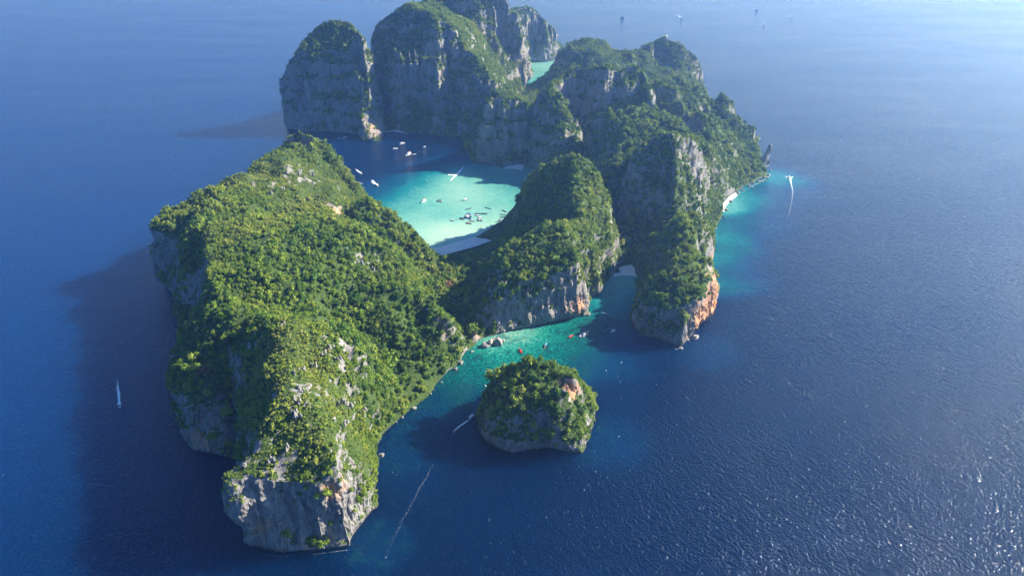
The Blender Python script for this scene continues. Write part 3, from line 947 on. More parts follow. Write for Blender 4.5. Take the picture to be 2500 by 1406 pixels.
def sea_material():
    m, nt, b = new_mat('sea_water')
    pos = position(nt)
    at = nt.nodes.new('ShaderNodeAttribute'); at.attribute_name = 'paleness'
    ag = nt.nodes.new('ShaderNodeAttribute'); ag.attribute_name = 'greenness'
    big = noise_tex(nt, pos, 0.022, 5, 0.6)
    med = noise_tex(nt, pos, 0.09, 6, 0.7, 0.4)
    fin = noise_tex(nt, mapping(nt, pos, (1, 1, 1)), 0.32, 4, 0.7)
    # sand and coral showing through shallow water
    pal = at.outputs['Fac']
    wob = math_n(nt, 'ADD', math_n(nt, 'MULTIPLY', math_n(nt, 'SUBTRACT', med, 0.5), 0.34), math_n(nt, 'MULTIPLY', math_n(nt, 'SUBTRACT', big, 0.5), 0.25))
    band = math_n(nt, 'MULTIPLY', math_n(nt, 'SUBTRACT', 1.0, pal), math_n(nt, 'MULTIPLY', pal, 4.0))
    cor = math_n(nt, 'MULTIPLY', math_n(nt, 'SUBTRACT', fin, 0.5), math_n(nt, 'ADD', math_n(nt, 'MULTIPLY', ag.outputs['Fac'], 1.2), 0.10))
    depth = math_n(nt, 'ADD', pal, math_n(nt, 'MULTIPLY', math_n(nt, 'ADD', wob, cor), math_n(nt, 'MULTIPLY', band, 0.9)))
    blue = ramp(nt, depth, [(0.0, (0.0, 0.0085, 0.034)), (0.14, (0.0, 0.024, 0.078)), (0.34, (0.0, 0.062, 0.110)), (0.52, (0.004, 0.15, 0.165)), (0.70, (0.085, 0.29, 0.24)), (0.86, (0.205, 0.395, 0.305)), (1.0, (0.35, 0.45, 0.35))])
    green = ramp(nt, depth, [(0.0, (0.0, 0.012, 0.044)), (0.16, (0.0, 0.021, 0.045)), (0.34, (0.0, 0.046, 0.050)), (0.50, (0.0, 0.105, 0.083)), (0.66, (0.008, 0.20, 0.14)), (0.86, (0.22, 0.35, 0.25)), (1.0, (0.36, 0.40, 0.31))])
    colr = mix(nt, ag.outputs['Fac'], blue, green)
    # dark coral heads
    reef = ramp(nt, noise_tex(nt, pos, 0.045, 6, 0.72, 0.6), [(0.52, (0, 0, 0)), (0.60, (1, 1, 1))])
    reef = math_n(nt, 'MULTIPLY', reef, math_n(nt, 'MULTIPLY', ag.outputs['Fac'], 0.85))
    colr = mix(nt, reef, colr, (0.004, 0.045, 0.05))
    # the open water's base colour blends to a purer, brighter blue towards the west
    sx = nt.nodes.new('ShaderNodeSeparateXYZ')
    nt.links.new(pos, sx.inputs[0])
    west = math_n(nt, 'ADD', math_n(nt, 'MULTIPLY', sx.outputs['X'], -0.0014), math_n(nt, 'MULTIPLY', big, 0.12))
    west = math_n(nt, 'MULTIPLY', ramp(nt, west, [(0.30, (0, 0, 0)), (0.95, (1, 1, 1))]), math_n(nt, 'SUBTRACT', 1.0, pal, None, True))
    colr = mix(nt, west, colr, (0.0, 0.0225, 0.096))
    # broad slicks on the open sea
    sl = noise_tex(nt, mapping(nt, pos, (0.6, 1.6, 1), (0, 0, 0.25)), 0.0035, 4, 0.6, 0.8)
    colr = mix(nt, 0.35, colr, ramp(nt, sl, [(0.35, (0.55, 0.55, 0.55)), (0.65, (1, 1, 1))]), 'MULTIPLY')
    nt.links.new(colr, b.inputs['Base Color'])
    b.inputs['IOR'].default_value = 1.33
    # sunlight scattered inside deep clear water softens the shade cast on it
    b.subsurface_method = 'BURLEY'
    b.inputs['Subsurface Radius'].default_value = (1.0, 1.0, 1.0)
    b.inputs['Subsurface Scale'].default_value = 70.0
    nt.links.new(ramp(nt, pal, [(0.0, (1, 1, 1)), (0.35, (0, 0, 0))]), b.inputs['Subsurface Weight'])
    b.inputs['Specular IOR Level'].default_value = 0.22
    nt.links.new(ramp(nt, sl, [(0.35, (0.07, 0.07, 0.07)), (0.65, (0.10, 0.10, 0.10))]), b.inputs['Roughness'])
    # wind waves
    rot = mapping(nt, mapping(nt, pos, (1, 1, 1), (0, 0, R(-36))), (1.0, 0.40, 1))
    w1 = noise_tex(nt, rot, 0.24, 2, 0.55, 0.5)
    w2 = noise_tex(nt, mapping(nt, pos, (1, 0.8, 1)), 0.50, 1, 0.5, 0.4)
    w3 = noise_tex(nt, pos, 1.3, 2, 0.5)
    h = math_n(nt, 'ADD', math_n(nt, 'MULTIPLY', w1, 1.5), math_n(nt, 'ADD', math_n(nt, 'MULTIPLY', w2, 1.4), math_n(nt, 'MULTIPLY', w3, 0.14)))
    bp = nt.nodes.new('ShaderNodeBump')
    bp.inputs['Strength'].default_value = 1.0
    bp.inputs['Distance'].default_value = 1.0
    # sheltered shallows lie calmer; gusts ruffle the open sea unevenly
    gust = ramp(nt, noise_tex(nt, mapping(nt, pos, (1, 0.35, 1), (0, 0, R(28))), 0.012, 4, 0.6, 0.6), [(0.35, (0.92, 0.92, 0.92)), (0.62, (1, 1, 1))])
    nt.links.new(math_n(nt, 'MULTIPLY', gust, math_n(nt, 'SUBTRACT', 1.0, math_n(nt, 'MULTIPLY', pal, 0.85), None, True)), bp.inputs['Strength'])
    nt.links.new(h, bp.inputs['Height'])
    nt.links.new(bp.outputs[0], b.inputs['Normal'])
    return m


sea_me = build_sea()
sea_me.materials.append(sea_material())
tag(obj('sea', sea_me), 'deep blue sea turning turquoise over the shallow bays', None, None, 'structure')

# ------------------------------------------------------------------ air
HAZE = 1.05e-4
hz = bpy.data.materials.new('haze_air')
hz.use_nodes = True
hz.node_tree.nodes.clear()
ho = hz.node_tree.nodes.new('ShaderNodeOutputMaterial')
hv = hz.node_tree.nodes.new('ShaderNodeVolumePrincipled')
hv.inputs['Color'].default_value = (0.28, 0.50, 1.0, 1)
hv.inputs['Absorption Color'].default_value = (1, 1, 1, 1)
hv.inputs['Density'].default_value = HAZE
hv.inputs['Anisotropy'].default_value = 0.65
hz.node_tree.links.new(hv.outputs[0], ho.inputs['Volume'])
bx0, bx1, by0, by1, bz0, bz1 = -61000, 61000, -3500, 81000, -14, 520
hm = mesh_from('haze', [(bx0, by0, bz0), (bx1, by0, bz0), (bx1, by1, bz0), (bx0, by1, bz0), (bx0, by0, bz1), (bx1, by0, bz1), (bx1, by1, bz1), (bx0, by1, bz1)],
               [(3, 2, 1, 0), (4, 5, 6, 7), (0, 1, 5, 4), (1, 2, 6, 5), (2, 3, 7, 6), (3, 0, 4, 7)], hz)
tag(obj('haze', hm), 'thin blue sea haze in the distance', 'haze', None, 'stuff')
# ------------------------------------------------------------------ vegetation
def leaf_material(name, stops, dry=False):
    m, nt, b = new_mat(name)
    oi = nt.nodes.new('ShaderNodeObjectInfo')
    at = nt.nodes.new('ShaderNodeAttribute')
    at.attribute_type = 'INSTANCER'
    at.attribute_name = 'tint'
    tc = nt.nodes.new('ShaderNodeTexCoord')
    f = noise_tex(nt, tc.outputs['Object'], 2.4, 3, 0.6)
    k = math_n(nt, 'ADD', math_n(nt, 'MULTIPLY', oi.outputs['Random'], 0.34), math_n(nt, 'MULTIPLY', f, 0.26))
    k = math_n(nt, 'ADD', k, math_n(nt, 'MULTIPLY', at.outputs['Fac'], 0.55))
    nt.links.new(ramp(nt, k, stops), b.inputs['Base Color'])
    b.inputs['Roughness'].default_value = 0.75
    b.inputs['Specular IOR Level'].default_value = 0.25
    out = [n for n in nt.nodes if n.type == 'OUTPUT_MATERIAL'][0]
    tr = nt.nodes.new('ShaderNodeBsdfTranslucent')
    nt.links.new(ramp(nt, k, [(p, tuple(min(1, c * 1.5) for c in cc)) for p, cc in stops]), tr.inputs['Color'])
    ms = nt.nodes.new('ShaderNodeMixShader')
    ms.inputs[0].default_value = 0.15
    nt.links.new(b.outputs[0], ms.inputs[1])
    nt.links.new(tr.outputs[0], ms.inputs[2])
    nt.links.new(ms.outputs[0], out.inputs['Surface'])
    return m


M_LEAF = leaf_material('foliage', [(0.06, (0.016, 0.045, 0.010)), (0.26, (0.060, 0.135, 0.014)), (0.46, (0.155, 0.235, 0.020)), (0.72, (0.26, 0.300, 0.040)), (1.0, (0.33, 0.33, 0.09))])
M_DRY = leaf_material('dry_foliage', [(0.2, (0.14, 0.07, 0.04)), (0.5, (0.24, 0.13, 0.07)), (0.9, (0.33, 0.21, 0.12))])
M_BARK = plain('bark', (0.17, 0.13, 0.10), 0.9, 0, 0.2, 3)


def crown_mesh(name, seed, flat=0.8, ncl=9, cards=15, csize=0.34, core=0.70, mat=None):
    """a crown of unit radius standing on the origin: leaf sprays spread over uneven clumps round a darker inside"""
    r = random.Random(seed)
    bm = bmesh.new()
    cl = []
    for i in range(ncl):
        a = 2.399 * i + r.uniform(-.5, .5)
        u = r.uniform(-0.25, 1.0) if i else 1.0
        rr = math.sqrt(max(0, 1 - u * u)) * r.uniform(0.5, 0.72)
        cl.append((Vector((rr * math.cos(a), rr * math.sin(a), 0.55 * u * flat + 0.55)), r.uniform(0.30, 0.48)))
    res = bmesh.ops.create_icosphere(bm, subdivisions=2, radius=1.0)
    for v_ in res['verts']:
        d = v_.co.normalized()
        rad = core * 0.62
        for c_, cr in cl:
            q_ = c_ - Vector((0, 0, 0.5))
            al = max(0, d.dot(q_.normalized()))
            rad = max(rad, (q_.length + cr * 0.65) * (al ** 6))
        v_.co = Vector((d.x * rad, d.y * rad, d.z * rad * flat + 0.5))
    for c_, cr in cl:
        for k in range(cards):
            d = Vector((r.gauss(0, 1), r.gauss(0, 1), r.gauss(0.45, 0.9))).normalized()
            p = c_ + d * cr * r.uniform(0.75, 1.12)
            n_ = (d + Vector((r.gauss(0, .5), r.gauss(0, .5), r.gauss(0.2, .5)))).normalized()
            t = n_.orthogonal().normalized()
            t = Matrix.Rotation(r.uniform(0, 6.28), 3, n_) @ t
            b2 = n_.cross(t)
            s = csize * r.uniform(0.6, 1.15)
            vv = [bm.verts.new(p + t * s * .5 * x + b2 * s * .36 * y - n_ * s * 0.12 * abs(x)) for x, y in ((-1, 0), (0, -1), (1, 0), (0, 1))]
            bm.faces.new(vv)
    me = bpy.data.meshes.new(name)
    bm.to_mesh(me)
    bm.free()
    me.materials.append(mat or M_LEAF)
    return me


def palm_mesh(name, seed):
    """a tuft of arching fronds (cycads and palms on the cliffs)"""
    r = random.Random(seed)
    bm = bmesh.new()
    for i in range(16):
        a = 6.283 * i / 16 + r.uniform(-.2, .2)
        up = r.uniform(0.35, 1.1)
        prev = None
        for k in range(5):
            t = k / 4
            rad = 1.0 * t
            z = 0.35 + up * t - 1.0 * t * t
            w = 0.16 * (1 - t) + 0.02
            c_ = Vector((math.cos(a) * rad, math.sin(a) * rad, z))
            sd_ = Vector((-math.sin(a), math.cos(a), 0)) * w
            cur = (bm.verts.new(c_ - sd_), bm.verts.new(c_ + sd_))
            if prev: bm.faces.new((prev[0], prev[1], cur[1], cur[0]))
            prev = cur
    me = bpy.data.meshes.new(name)
    bm.to_mesh(me)
    bm.free()
    me.materials.append(M_LEAF)
    return me


plant_col = bpy.data.collections.new('plant_kinds')
CROWNS = [crown_mesh('crown', 11, 0.80), crown_mesh('crown', 12, 0.95, 10), crown_mesh('crown', 13, 0.62, 11), crown_mesh('crown', 14, 1.15, 9), crown_mesh('crown', 15, 0.75, 7, 18)]
SHRUBS = [crown_mesh('shrub', 21, 0.55, 6, 12, 0.42), crown_mesh('shrub', 22, 0.7, 5, 13, 0.46), palm_mesh('palm', 31)]
KINDS = CROWNS + SHRUBS
for i, me in enumerate(KINDS):
    plant_col.objects.link(bpy.data.objects.new('plant_kind_%02d' % i, me))


def scatter_group():
    ng = bpy.data.node_groups.new('plant_cover', 'GeometryNodeTree')
    ng.interface.new_socket('Geometry', in_out='INPUT', socket_type='NodeSocketGeometry')
    ng.interface.new_socket('Geometry', in_out='OUTPUT', socket_type='NodeSocketGeometry')
    nd = ng.nodes
    gi, go = nd.new('NodeGroupInput'), nd.new('NodeGroupOutput')
    ci = nd.new('GeometryNodeCollectionInfo')
    ci.inputs['Collection'].default_value = plant_col
    ci.inputs['Separate Children'].default_value = True
    ci.inputs['Reset Children'].default_value = True
    ip = nd.new('GeometryNodeInstanceOnPoints')
    ip.inputs['Pick Instance'].default_value = True

    def attr(nm, tp):
        n = nd.new('GeometryNodeInputNamedAttribute')
        n.data_type = tp
        n.inputs['Name'].default_value = nm
        return n.outputs['Attribute']
    ln = ng.links.new
    ln(gi.outputs[0], ip.inputs['Points'])
    ln(ci.outputs[0], ip.inputs['Instance'])
    ln(attr('idx', 'INT'), ip.inputs['Instance Index'])
    ln(attr('rot', 'FLOAT_VECTOR'), ip.inputs['Rotation'])
    ln(attr('scl', 'FLOAT_VECTOR'), ip.inputs['Scale'])
    ln(ip.outputs[0], go.inputs[0])
    return ng


NG = scatter_group()

SCRUB = [(*P(760, 1000, 95), 80, 1), (*P(720, 880, 105), 60, 1), (*P(640, 1120, 80), 60, 1), (*P(860, 1060, 55), 50, .9), (*P(700, 440, 95), 130, .8), (*P(560, 600, 100), 70, .6), (*P(820, 450, 75), 90, .7), (*P(1340, 600, 70), 60, .5),
         (*P(1420, 480, 85), 60, .5), (*P(1690, 440, 50), 90, .6), (*P(760, 350, 85), 90, .7), (*P(1010, 700, 45), 40, .9), (*P(1400, 660, 50), 40, .5), (*P(1420, 1010, 28), 30, .3)]
LUSH = [(*P(900, 800, 45), 110, 1), (*P(1090, 690, 8), 80, 1), (*P(1290, 920, 60), 60, 1), (*P(470, 880, 60), 45, 1), (*P(1000, 950, 15), 60, 1), (*P(960, 540, 60), 70, 1), (*P(1410, 1010, 28), 40, 1)]


SANDY = [[P(*p)[:2] for p in ((1030, 600), (1050, 600), (1110, 585), (1160, 570), (1222, 540), (1262, 520), (1262, 585), (1222, 596), (1170, 613), (1120, 627), (1068, 640), (1052, 640))],
         [P(*p)[:2] for p in ((1496, 690), (1496, 648), (1525, 640), (1565, 646), (1565, 690))]]


def survey(co, q):
    a, b, c_, d = (co[q[:, i]] for i in range(4))
    n = np.cross(c_ - a, d - b)
    ar = np.linalg.norm(n, axis=1)
    n /= np.maximum(ar, 1e-9)[:, None]
    return (a + b + c_ + d) / 4, n, ar * 0.5


def plants_on(co, q):
    c, n, ar = survey(co, q)
    cam_v = np.array([0, 0, CAM_H]) - c
    dist = np.linalg.norm(cam_v, axis=1)
    face = (cam_v * n).sum(1) / dist
    nz = n[:, 2]
    near = np.clip(900 / dist, 0.45, 1.6)
    jit = noise(c / 12., 61) * 0.16
    bare = bareness(c)
    cover = sstep(0.10, 0.34, nz + jit - 0.55 * bare + 0.25 * noise(c / np.array([10., 10, 40]), 64))
    och = gauss_field(c, OCHRE)
    clumpy = noise(c / np.array([22., 22, 14]), 66)
    cover = np.maximum(cover, 0.22 * (1 - bare) * sstep(0.15, 0.5, clumpy) * sstep(-0.1, 0.15, nz)) * (1 - 0.95 * sstep(0.25, 0.55, och))
    crag = sstep(0.22, 0.5, noise(c / np.array([9., 9, 12]), 71)) * sstep(0.0, 0.5, noise(c / 55., 73))
    scrub = np.clip(gauss_field(c, SCRUB) * 1.3 - gauss_field(c, LUSH) + 0.25 * noise(c / 30., 75), 0, 1)
    scrub[dist > 2000] = 0.1
    cover *= 1 - 0.85 * crag * (scrub > 0.3)
    cover *= 1 - 0.75 * sstep(0.25, 0.5, noise(c / np.array([8., 8, 8]), 87))
    cover[c[:, 2] < 2.2] = 0
    cover[face < -0.30] = 0
    size = (1.95 + 1.05 * rng.random(len(c))) * (1 - 0.58 * scrub) * (1.0 - 0.35 * sstep(0.55, 0.2, nz))
    size *= np.clip(1.15 - (dist - 700) / 2600, 0.70, 1.0) * (1.0 + 0.42 * noise(c / 26., 85) + 0.2 * noise(c / 9., 86))
    dens = cover * 0.36 / (size * size) 
    pick = rng.random(len(c)) < ar * dens
    # no plants on the beaches
    for poly in SANDY:
        pick &= ~in_poly(c[:, 0], c[:, 1], poly)
    i = np.nonzero(pick)[0]
    k = len(i)
    s = size[i] * np.clip(np.exp(rng.normal(-0.04, 0.40, k)), 0.4, 2.4)
    big = rng.random(k) < 0.10
    s[big & (scrub[i] < 0.4)] *= 1.3
    idx = np.where(rng.random(k) < scrub[i] * 0.9 + 0.08, np.where(rng.random(k) < 0.12, 7, rng.integers(5, 7, k)), rng.integers(0, 5, k))
    tint = np.clip(0.26 + 0.42 * scrub[i] + 0.34 * noise(c[i] / 45., 81) + 0.2 * noise(c[i] / 14., 83) + 0.14 * rng.normal(size=k), 0, 1.1)
    pos = c[i] + n[i] * 0.4 - np.array([0, 0, 1.0]) * (s * 0.12)[:, None] + rng.normal(size=(k, 3)) * 0.6
    scl = np.column_stack([s * rng.uniform(.85, 1.15, k), s * rng.uniform(.85, 1.15, k), s * rng.uniform(.85, 1.5, k)])
    rot = np.column_stack([rng.normal(0, .12, k) - 0.25 * n[i][:, 1], rng.normal(0, .12, k) + 0.25 * n[i][:, 0], rng.uniform(0, 6.28, k)])
    return dict(pos=pos, scl=scl, rot=rot, idx=idx, tint=tint, s=s, dist=dist[i], face=face[i], scrub=scrub[i], nz=nz[i])


pl = plants_on(LAND_CO, LAND_Q)
pi_ = plants_on(ISL_CO, ISL_Q)
NL = len(pl['s'])
ALL = {k: np.concatenate([pl[k], pi_[k]]) for k in pl}
preg = np.concatenate([region_of(pl['pos'][:, :2]), np.full(len(pi_['s']), 99)])
print('plants', len(preg))

# the trees that show largest stand as single trees
score = ALL['s'] / ALL['dist'] * (ALL['idx'] < 5) * (ALL['face'] > 0.05) * (ALL['pos'][:, 2] > 4)
order = np.argsort(-score)[:290]
single = np.zeros(len(preg), bool)
single[order] = True

names = list(REGIONS.keys())
FOREST_LABEL = {'headland': 'dense scrub and forest cover over the long southern headland', 'valley': 'tall forest filling the flat valley between the two bays', 'hill': 'bushy green cover of the two humped middle hill',
                'rock_wall': 'dark bushes clinging to the shaded eastern rock wall', 'shoulder': 'sunlit forest on the lumpy eastern shoulder above the reef', 'ridge': 'forest cover on the long dark ridge behind the lagoon',
                'dome_hill': 'green plant cap of the dome shaped hill', 'mountain': 'bushes on ledges of the ribbed mountain beside the dome', 'peak': 'thin green cover of the highest peak', 'spur': 'hazy plant cover of the farthest spur',
                'skyline_hill': 'hazy forest on the far skyline humps'}


def forest(mask, label):
    k = np.nonzero(mask)[0]
    me = bpy.data.meshes.new('forest')
    me.vertices.add(len(k))
    me.vertices.foreach_set('co', ALL['pos'][k].astype(np.float32).ravel())
    for nm, tp, key in (('rot', 'FLOAT_VECTOR', 'rot'), ('scl', 'FLOAT_VECTOR', 'scl')):
        a = me.attributes.new(nm, tp, 'POINT')
        a.data.foreach_set('vector', ALL[key][k].astype(np.float32).ravel())
    a = me.attributes.new('idx', 'INT', 'POINT')
    a.data.foreach_set('value', ALL['idx'][k].astype(np.int32))
    a = me.attributes.new('tint', 'FLOAT', 'POINT')
    a.data.foreach_set('value', ALL['tint'][k].astype(np.float32))
    o = obj('forest', me)
    md = o.modifiers.new('cover', 'NODES')
    md.node_group = NG
    tag(o, label, 'forest', None, 'stuff')


for k, nm in enumerate(names):
    forest((preg == k) & ~single, FOREST_LABEL[nm])
forest((preg == 99) & ~single, 'bright green forest cap of the small islet')


def trunk_mesh(seed):
    """a tapered, slightly bent trunk with three limbs, for a crown of unit radius"""
    r = random.Random(seed)
    vs_, fs = [], []

    def limb(p0, p1, r0, r1, bend):
        base = len(vs_)
        d = (p1 - p0)
        n_ = 4
        for k in range(n_):
            t = k / (n_ - 1)
            c_ = p0 + d * t + bend * math.sin(math.pi * t)
            rad = r0 + (r1 - r0) * t
            for j in range(6):
                a = j * math.pi / 3
                vs_.append((c_.x + rad * math.cos(a), c_.y + rad * math.sin(a), c_.z))
        for k in range(n_ - 1):
            for j in range(6):
                a0 = base + k * 6 + j
                a1 = base + k * 6 + (j + 1) % 6
                fs.append((a0, a1, a1 + 6, a0 + 6))
    limb(Vector((0, 0, -0.55)), Vector((r.uniform(-.1, .1), r.uniform(-.1, .1), 0.55)), 0.085, 0.05, Vector((r.uniform(-.06, .06), r.uniform(-.06, .06), 0)))
    for i in range(3):
        a = i * 2.1 + r.uniform(-.4, .4)
        limb(Vector((0, 0, 0.25)), Vector((math.cos(a) * .5, math.sin(a) * .5, 0.75)), 0.045, 0.015, Vector((0, 0, 0.05)))
    me = bpy.data.meshes.new('trunk')
    me.from_pydata(vs_, [], fs)
    me.materials.append(M_BARK)
    return me


TRUNKS = [trunk_mesh(1), trunk_mesh(2), trunk_mesh(3)]
TREE_LABEL = {'headland': 'leafy tree in the forest on the near headland slope', 'valley': 'tall leafy tree on the valley floor between the bays', 'hill': 'leafy tree on the two humped middle hill',
              'rock_wall': 'leafy tree on the shaded eastern rock wall'}


def tree(pos, scl, rot, kind, tint, label, group=None, crown=None):
    t = bpy.data.objects.new('tree', None)
    COL.objects.link(t)
    t.location = pos
    t.rotation_euler = rot
    t.scale = scl
    t.empty_display_size = 0.5
    tag(t, label, 'tree', group)
    obj('trunk', TRUNKS[kind % 3], t)
    c_ = obj('crown', crown or CROWNS[kind % 5], t)
    c_['tint'] = float(tint)
    return t


for k in order:
    if preg[k] == 99:
        x, y, z = ALL['pos'][k]
        where = 'sunlit right flank' if x > 52 else ('top' if z > 42 else 'shaded front slope')
        lab, grp = 'leafy tree on the %s of the small islet' % where, 'trees on the islet ' + where
    else:
        x, y, z = ALL['pos'][k]
        nm = names[preg[k]]
        if nm == 'headland' and x < -290 and y < 700: lab, grp = 'rounded tree on the low western bluff of the headland', 'trees on the western bluff'
        elif nm == 'headland' and y > 640:
            hue = 'yellow green' if ALL['tint'][k] > 0.5 else ('dark green' if ALL['tint'][k] < 0.2 else 'mid green')
            where = 'low by the inner shore of the headland' if z < 26 else ('halfway up the lush inner headland slope' if z < 62 else 'high under the crest of the headland')
            lab, grp = '%s leafy tree %s' % (hue, where), 'trees ' + where
        else: lab, grp = TREE_LABEL.get(nm, 'leafy tree on the far slopes'), 'trees of the ' + nm.replace('_', ' ')
    tree(ALL['pos'][k], ALL['scl'][k], ALL['rot'][k], int(ALL['idx'][k]), ALL['tint'][k], lab, grp)

DRY = crown_mesh('crown', 51, 0.75, 9, 16, 0.3, 0.55, M_DRY)
tree(P(500, 912, 66), (7, 7, 6), (0, 0, 1), 0, 0.3, 'rust brown dead looking tree among green ones on the western bluff', None, DRY)
tree(P(1096, 702, 14), (6.5, 6.5, 8), (0, 0, 2), 1, 0.6, 'tan brown tree beside a bright green one in the valley', None, DRY)
tree(P(1106, 694, 14), (6.5, 6.5, 8.5), (0, 0, .5), 2, 1.1, 'bright yellow green tree beside the tan one in the valley')
tree(P(1517, 632, 5), (10, 10, 11), (0, 0, 1.5), 2, 0.75, 'single broad tree lit by the sun beside the small inlet beach')
# ------------------------------------------------------------------ rocks
def rock_mesh(name, seed, sx, sy, sz, jag=0.3, sub=2, blocky=0.35):
    r = np.random.default_rng(seed)
    bm = bmesh.new()
    bmesh.ops.create_icosphere(bm, subdivisions=sub, radius=1.0)
    co = np.array([v_.co[:] for v_ in bm.verts])
    planes = r.normal(size=(9, 3))
    planes /= np.linalg.norm(planes, axis=1)[:, None]
    k = np.full(len(co), 9.0)
    for p_ in planes:
        d = co @ p_
        k = np.minimum(k, np.where(d > 0.05, (0.62 + 0.3 * r.random()) / np.maximum(d, 0.05), 9))
    rad = np.minimum(1.0, k) * (1 + jag * 0.5 * noise(co * 2.3 + seed, seed))
    co = co * rad[:, None] * np.array([sx, sy, sz])
    for v_, c_ in zip(bm.verts, co): v_.co = c_
    me = bpy.data.meshes.new(name)
    bm.to_mesh(me)
    bm.free()
    me.materials.append(M_BOULDER)
    return me


def boulder_material():
    m, nt, b = new_mat('boulder_limestone')
    tc = nt.nodes.new('ShaderNodeTexCoord')
    f = noise_tex(nt, tc.outputs['Object'], 0.5, 6, 0.7)
    g = noise_tex(nt, tc.outputs['Object'], 2.5, 5, 0.7)
    c = ramp(nt, f, [(0.3, (0.10, 0.09, 0.08)), (0.55, (0.27, 0.25, 0.225)), (0.75, (0.40, 0.37, 0.33))])
    nt.links.new(mix(nt, 0.4, c, ramp(nt, g, [(0.35, (0.10, 0.095, 0.085)), (0.7, (0.40, 0.37, 0.33))])), b.inputs['Base Color'])
    b.inputs['Roughness'].default_value = 0.9
    bp = nt.nodes.new('ShaderNodeBump')
    bp.inputs['Strength'].default_value = 0.8
    bp.inputs['Distance'].default_value = 0.6
    nt.links.new(math_n(nt, 'ADD', f, g), bp.inputs['Height'])
    nt.links.new(bp.outputs[0], b.inputs['Normal'])
    return m


M_BOULDER = boulder_material()
ROCKS = [rock_mesh('boulder', s_, 1, r_, h_) for s_, r_, h_ in ((1, .8, .7), (2, .7, .8), (3, .9, .6), (4, .75, .9), (5, .85, .75))]


def boulder(px, py, size, k, rz, label, group=None, z=0.0, tilt=0.0):
    o = obj('boulder', ROCKS[k % 5])
    x, y, _ = P(px, py, z)
    o.location = (x, y, z + size * 0.18)
    o.scale = (size, size, size)
    o.rotation_euler = (tilt, tilt * 0.5, rz)
    tag(o, label, 'boulder', group)
    return o


boulder(1185, 845, 7.0, 0, 0.4, 'big dark fallen boulder in the shallows, nearest the narrow cliff corner')
boulder(1196, 836, 5.0, 1, 1.2, 'squarish pale boulder resting on top of the fallen rocks', None, 4.0, 0.25)
boulder(1213, 838, 8.0, 3, 2.1, 'largest fallen boulder beside the white sand in the bay', None, 0, 0.2)
boulder(1228, 833, 3.6, 2, 0.3, 'low flat boulder at the edge of the white sand')
boulder(1697, 826, 5.2, 3, 0.5, 'pale upright boulder standing off the orange cliff tip')
boulder(1684, 812, 5.0, 1, 1.5, 'rust stained boulder wedged at the foot of the orange cliff')
boulder(1692, 804, 4.0, 4, 2.5, 'brown broken boulder between orange cliff and pale block')
boulder(1676, 830, 3.6, 0, 0.1, 'small dark boulder below the knife edge of the orange cliff')
boulder(1662, 852, 3.4, 2, 0.9, 'wave washed white boulder at the very tip of the rock wall')
boulder(1436, 768, 4.0, 2, 1.9, 'round dark boulder at the corner of the middle hill cliff')
_r = random.Random(5)
for i, (px, py) in enumerate([(1772, 512), (1766, 528), (1782, 492), (1830, 456), (1842, 449), (1851, 446), (1857, 441), (1868, 436), (1873, 433), (1878, 428), (1879, 418), (1750, 560), (1748, 575), (1812, 466), (1800, 474), (1836, 456), (1862, 444), (1870, 441)]):
    boulder(px + _r.uniform(-3, 3), py + _r.uniform(-2, 2), _r.uniform(2.2, 4.2), i, _r.uniform(0, 6), 'dark shore boulder along the reef on the eastern shore', 'boulders on the eastern shore')
for i, (px, py) in enumerate([(1134, 876), (1124, 890), (1112, 902), (1098, 914), (1082, 928), (1066, 944), (1052, 962), (1030, 980), (1008, 1000), (985, 1016), (962, 1038), (945, 1060), (1150, 862), (926, 1120), (918, 1160)]):
    if i % 4 == 3: continue
    t_ = _r.uniform(-9, 9)
    boulder(px - t_ * 0.8, py + t_, _r.choice((0.9, 1.2, 1.6, 2.2, 3.2)), i + 2, _r.uniform(0, 6), 'small dark boulder along the inner shore of the headland', 'boulders on the inner headland shore')

# horn shaped pinnacle on the east point
def horn():
    rings = []
    prof = [(0, 12, 0), (5, 11, 0.3), (10, 9, 0.8), (16, 6.2, 2.2), (22, 5.0, 4.2), (28, 4.4, 6.0), (34, 3.9, 7.6), (39, 3.7, 8.6), (43, 2.6, 9.4), (45, 0.8, 9.8)]
    vs_, fs = [], []
    n = 12
    for z, r_, dx in prof:
        for j in range(n):
            a = 6.283 * j / n
            rr = r_ * (1 + 0.18 * math.sin(3 * a + z * 0.3) + 0.12 * math.sin(5 * a + z))
            vs_.append((dx + rr * math.cos(a) * 1.15, rr * 0.8 * math.sin(a), z - 2))
    for k in range(len(prof) - 1):
        for j in range(n):
            a0, a1 = k * n + j, k * n + (j + 1) % n
            fs.append((a0, a1, a1 + n, a0 + n))
    fs.append(tuple(range(len(vs_) - n, len(vs_))))
    return mesh_from('rock_pinnacle', vs_, fs, M_BOULDER)


x, y, _ = P(1862, 404, 2)
tag(obj('rock_pinnacle', horn(), None, (x, y, 3)), 'dark horn shaped rock pinnacle at the end of the eastern shore', 'rock pinnacle')

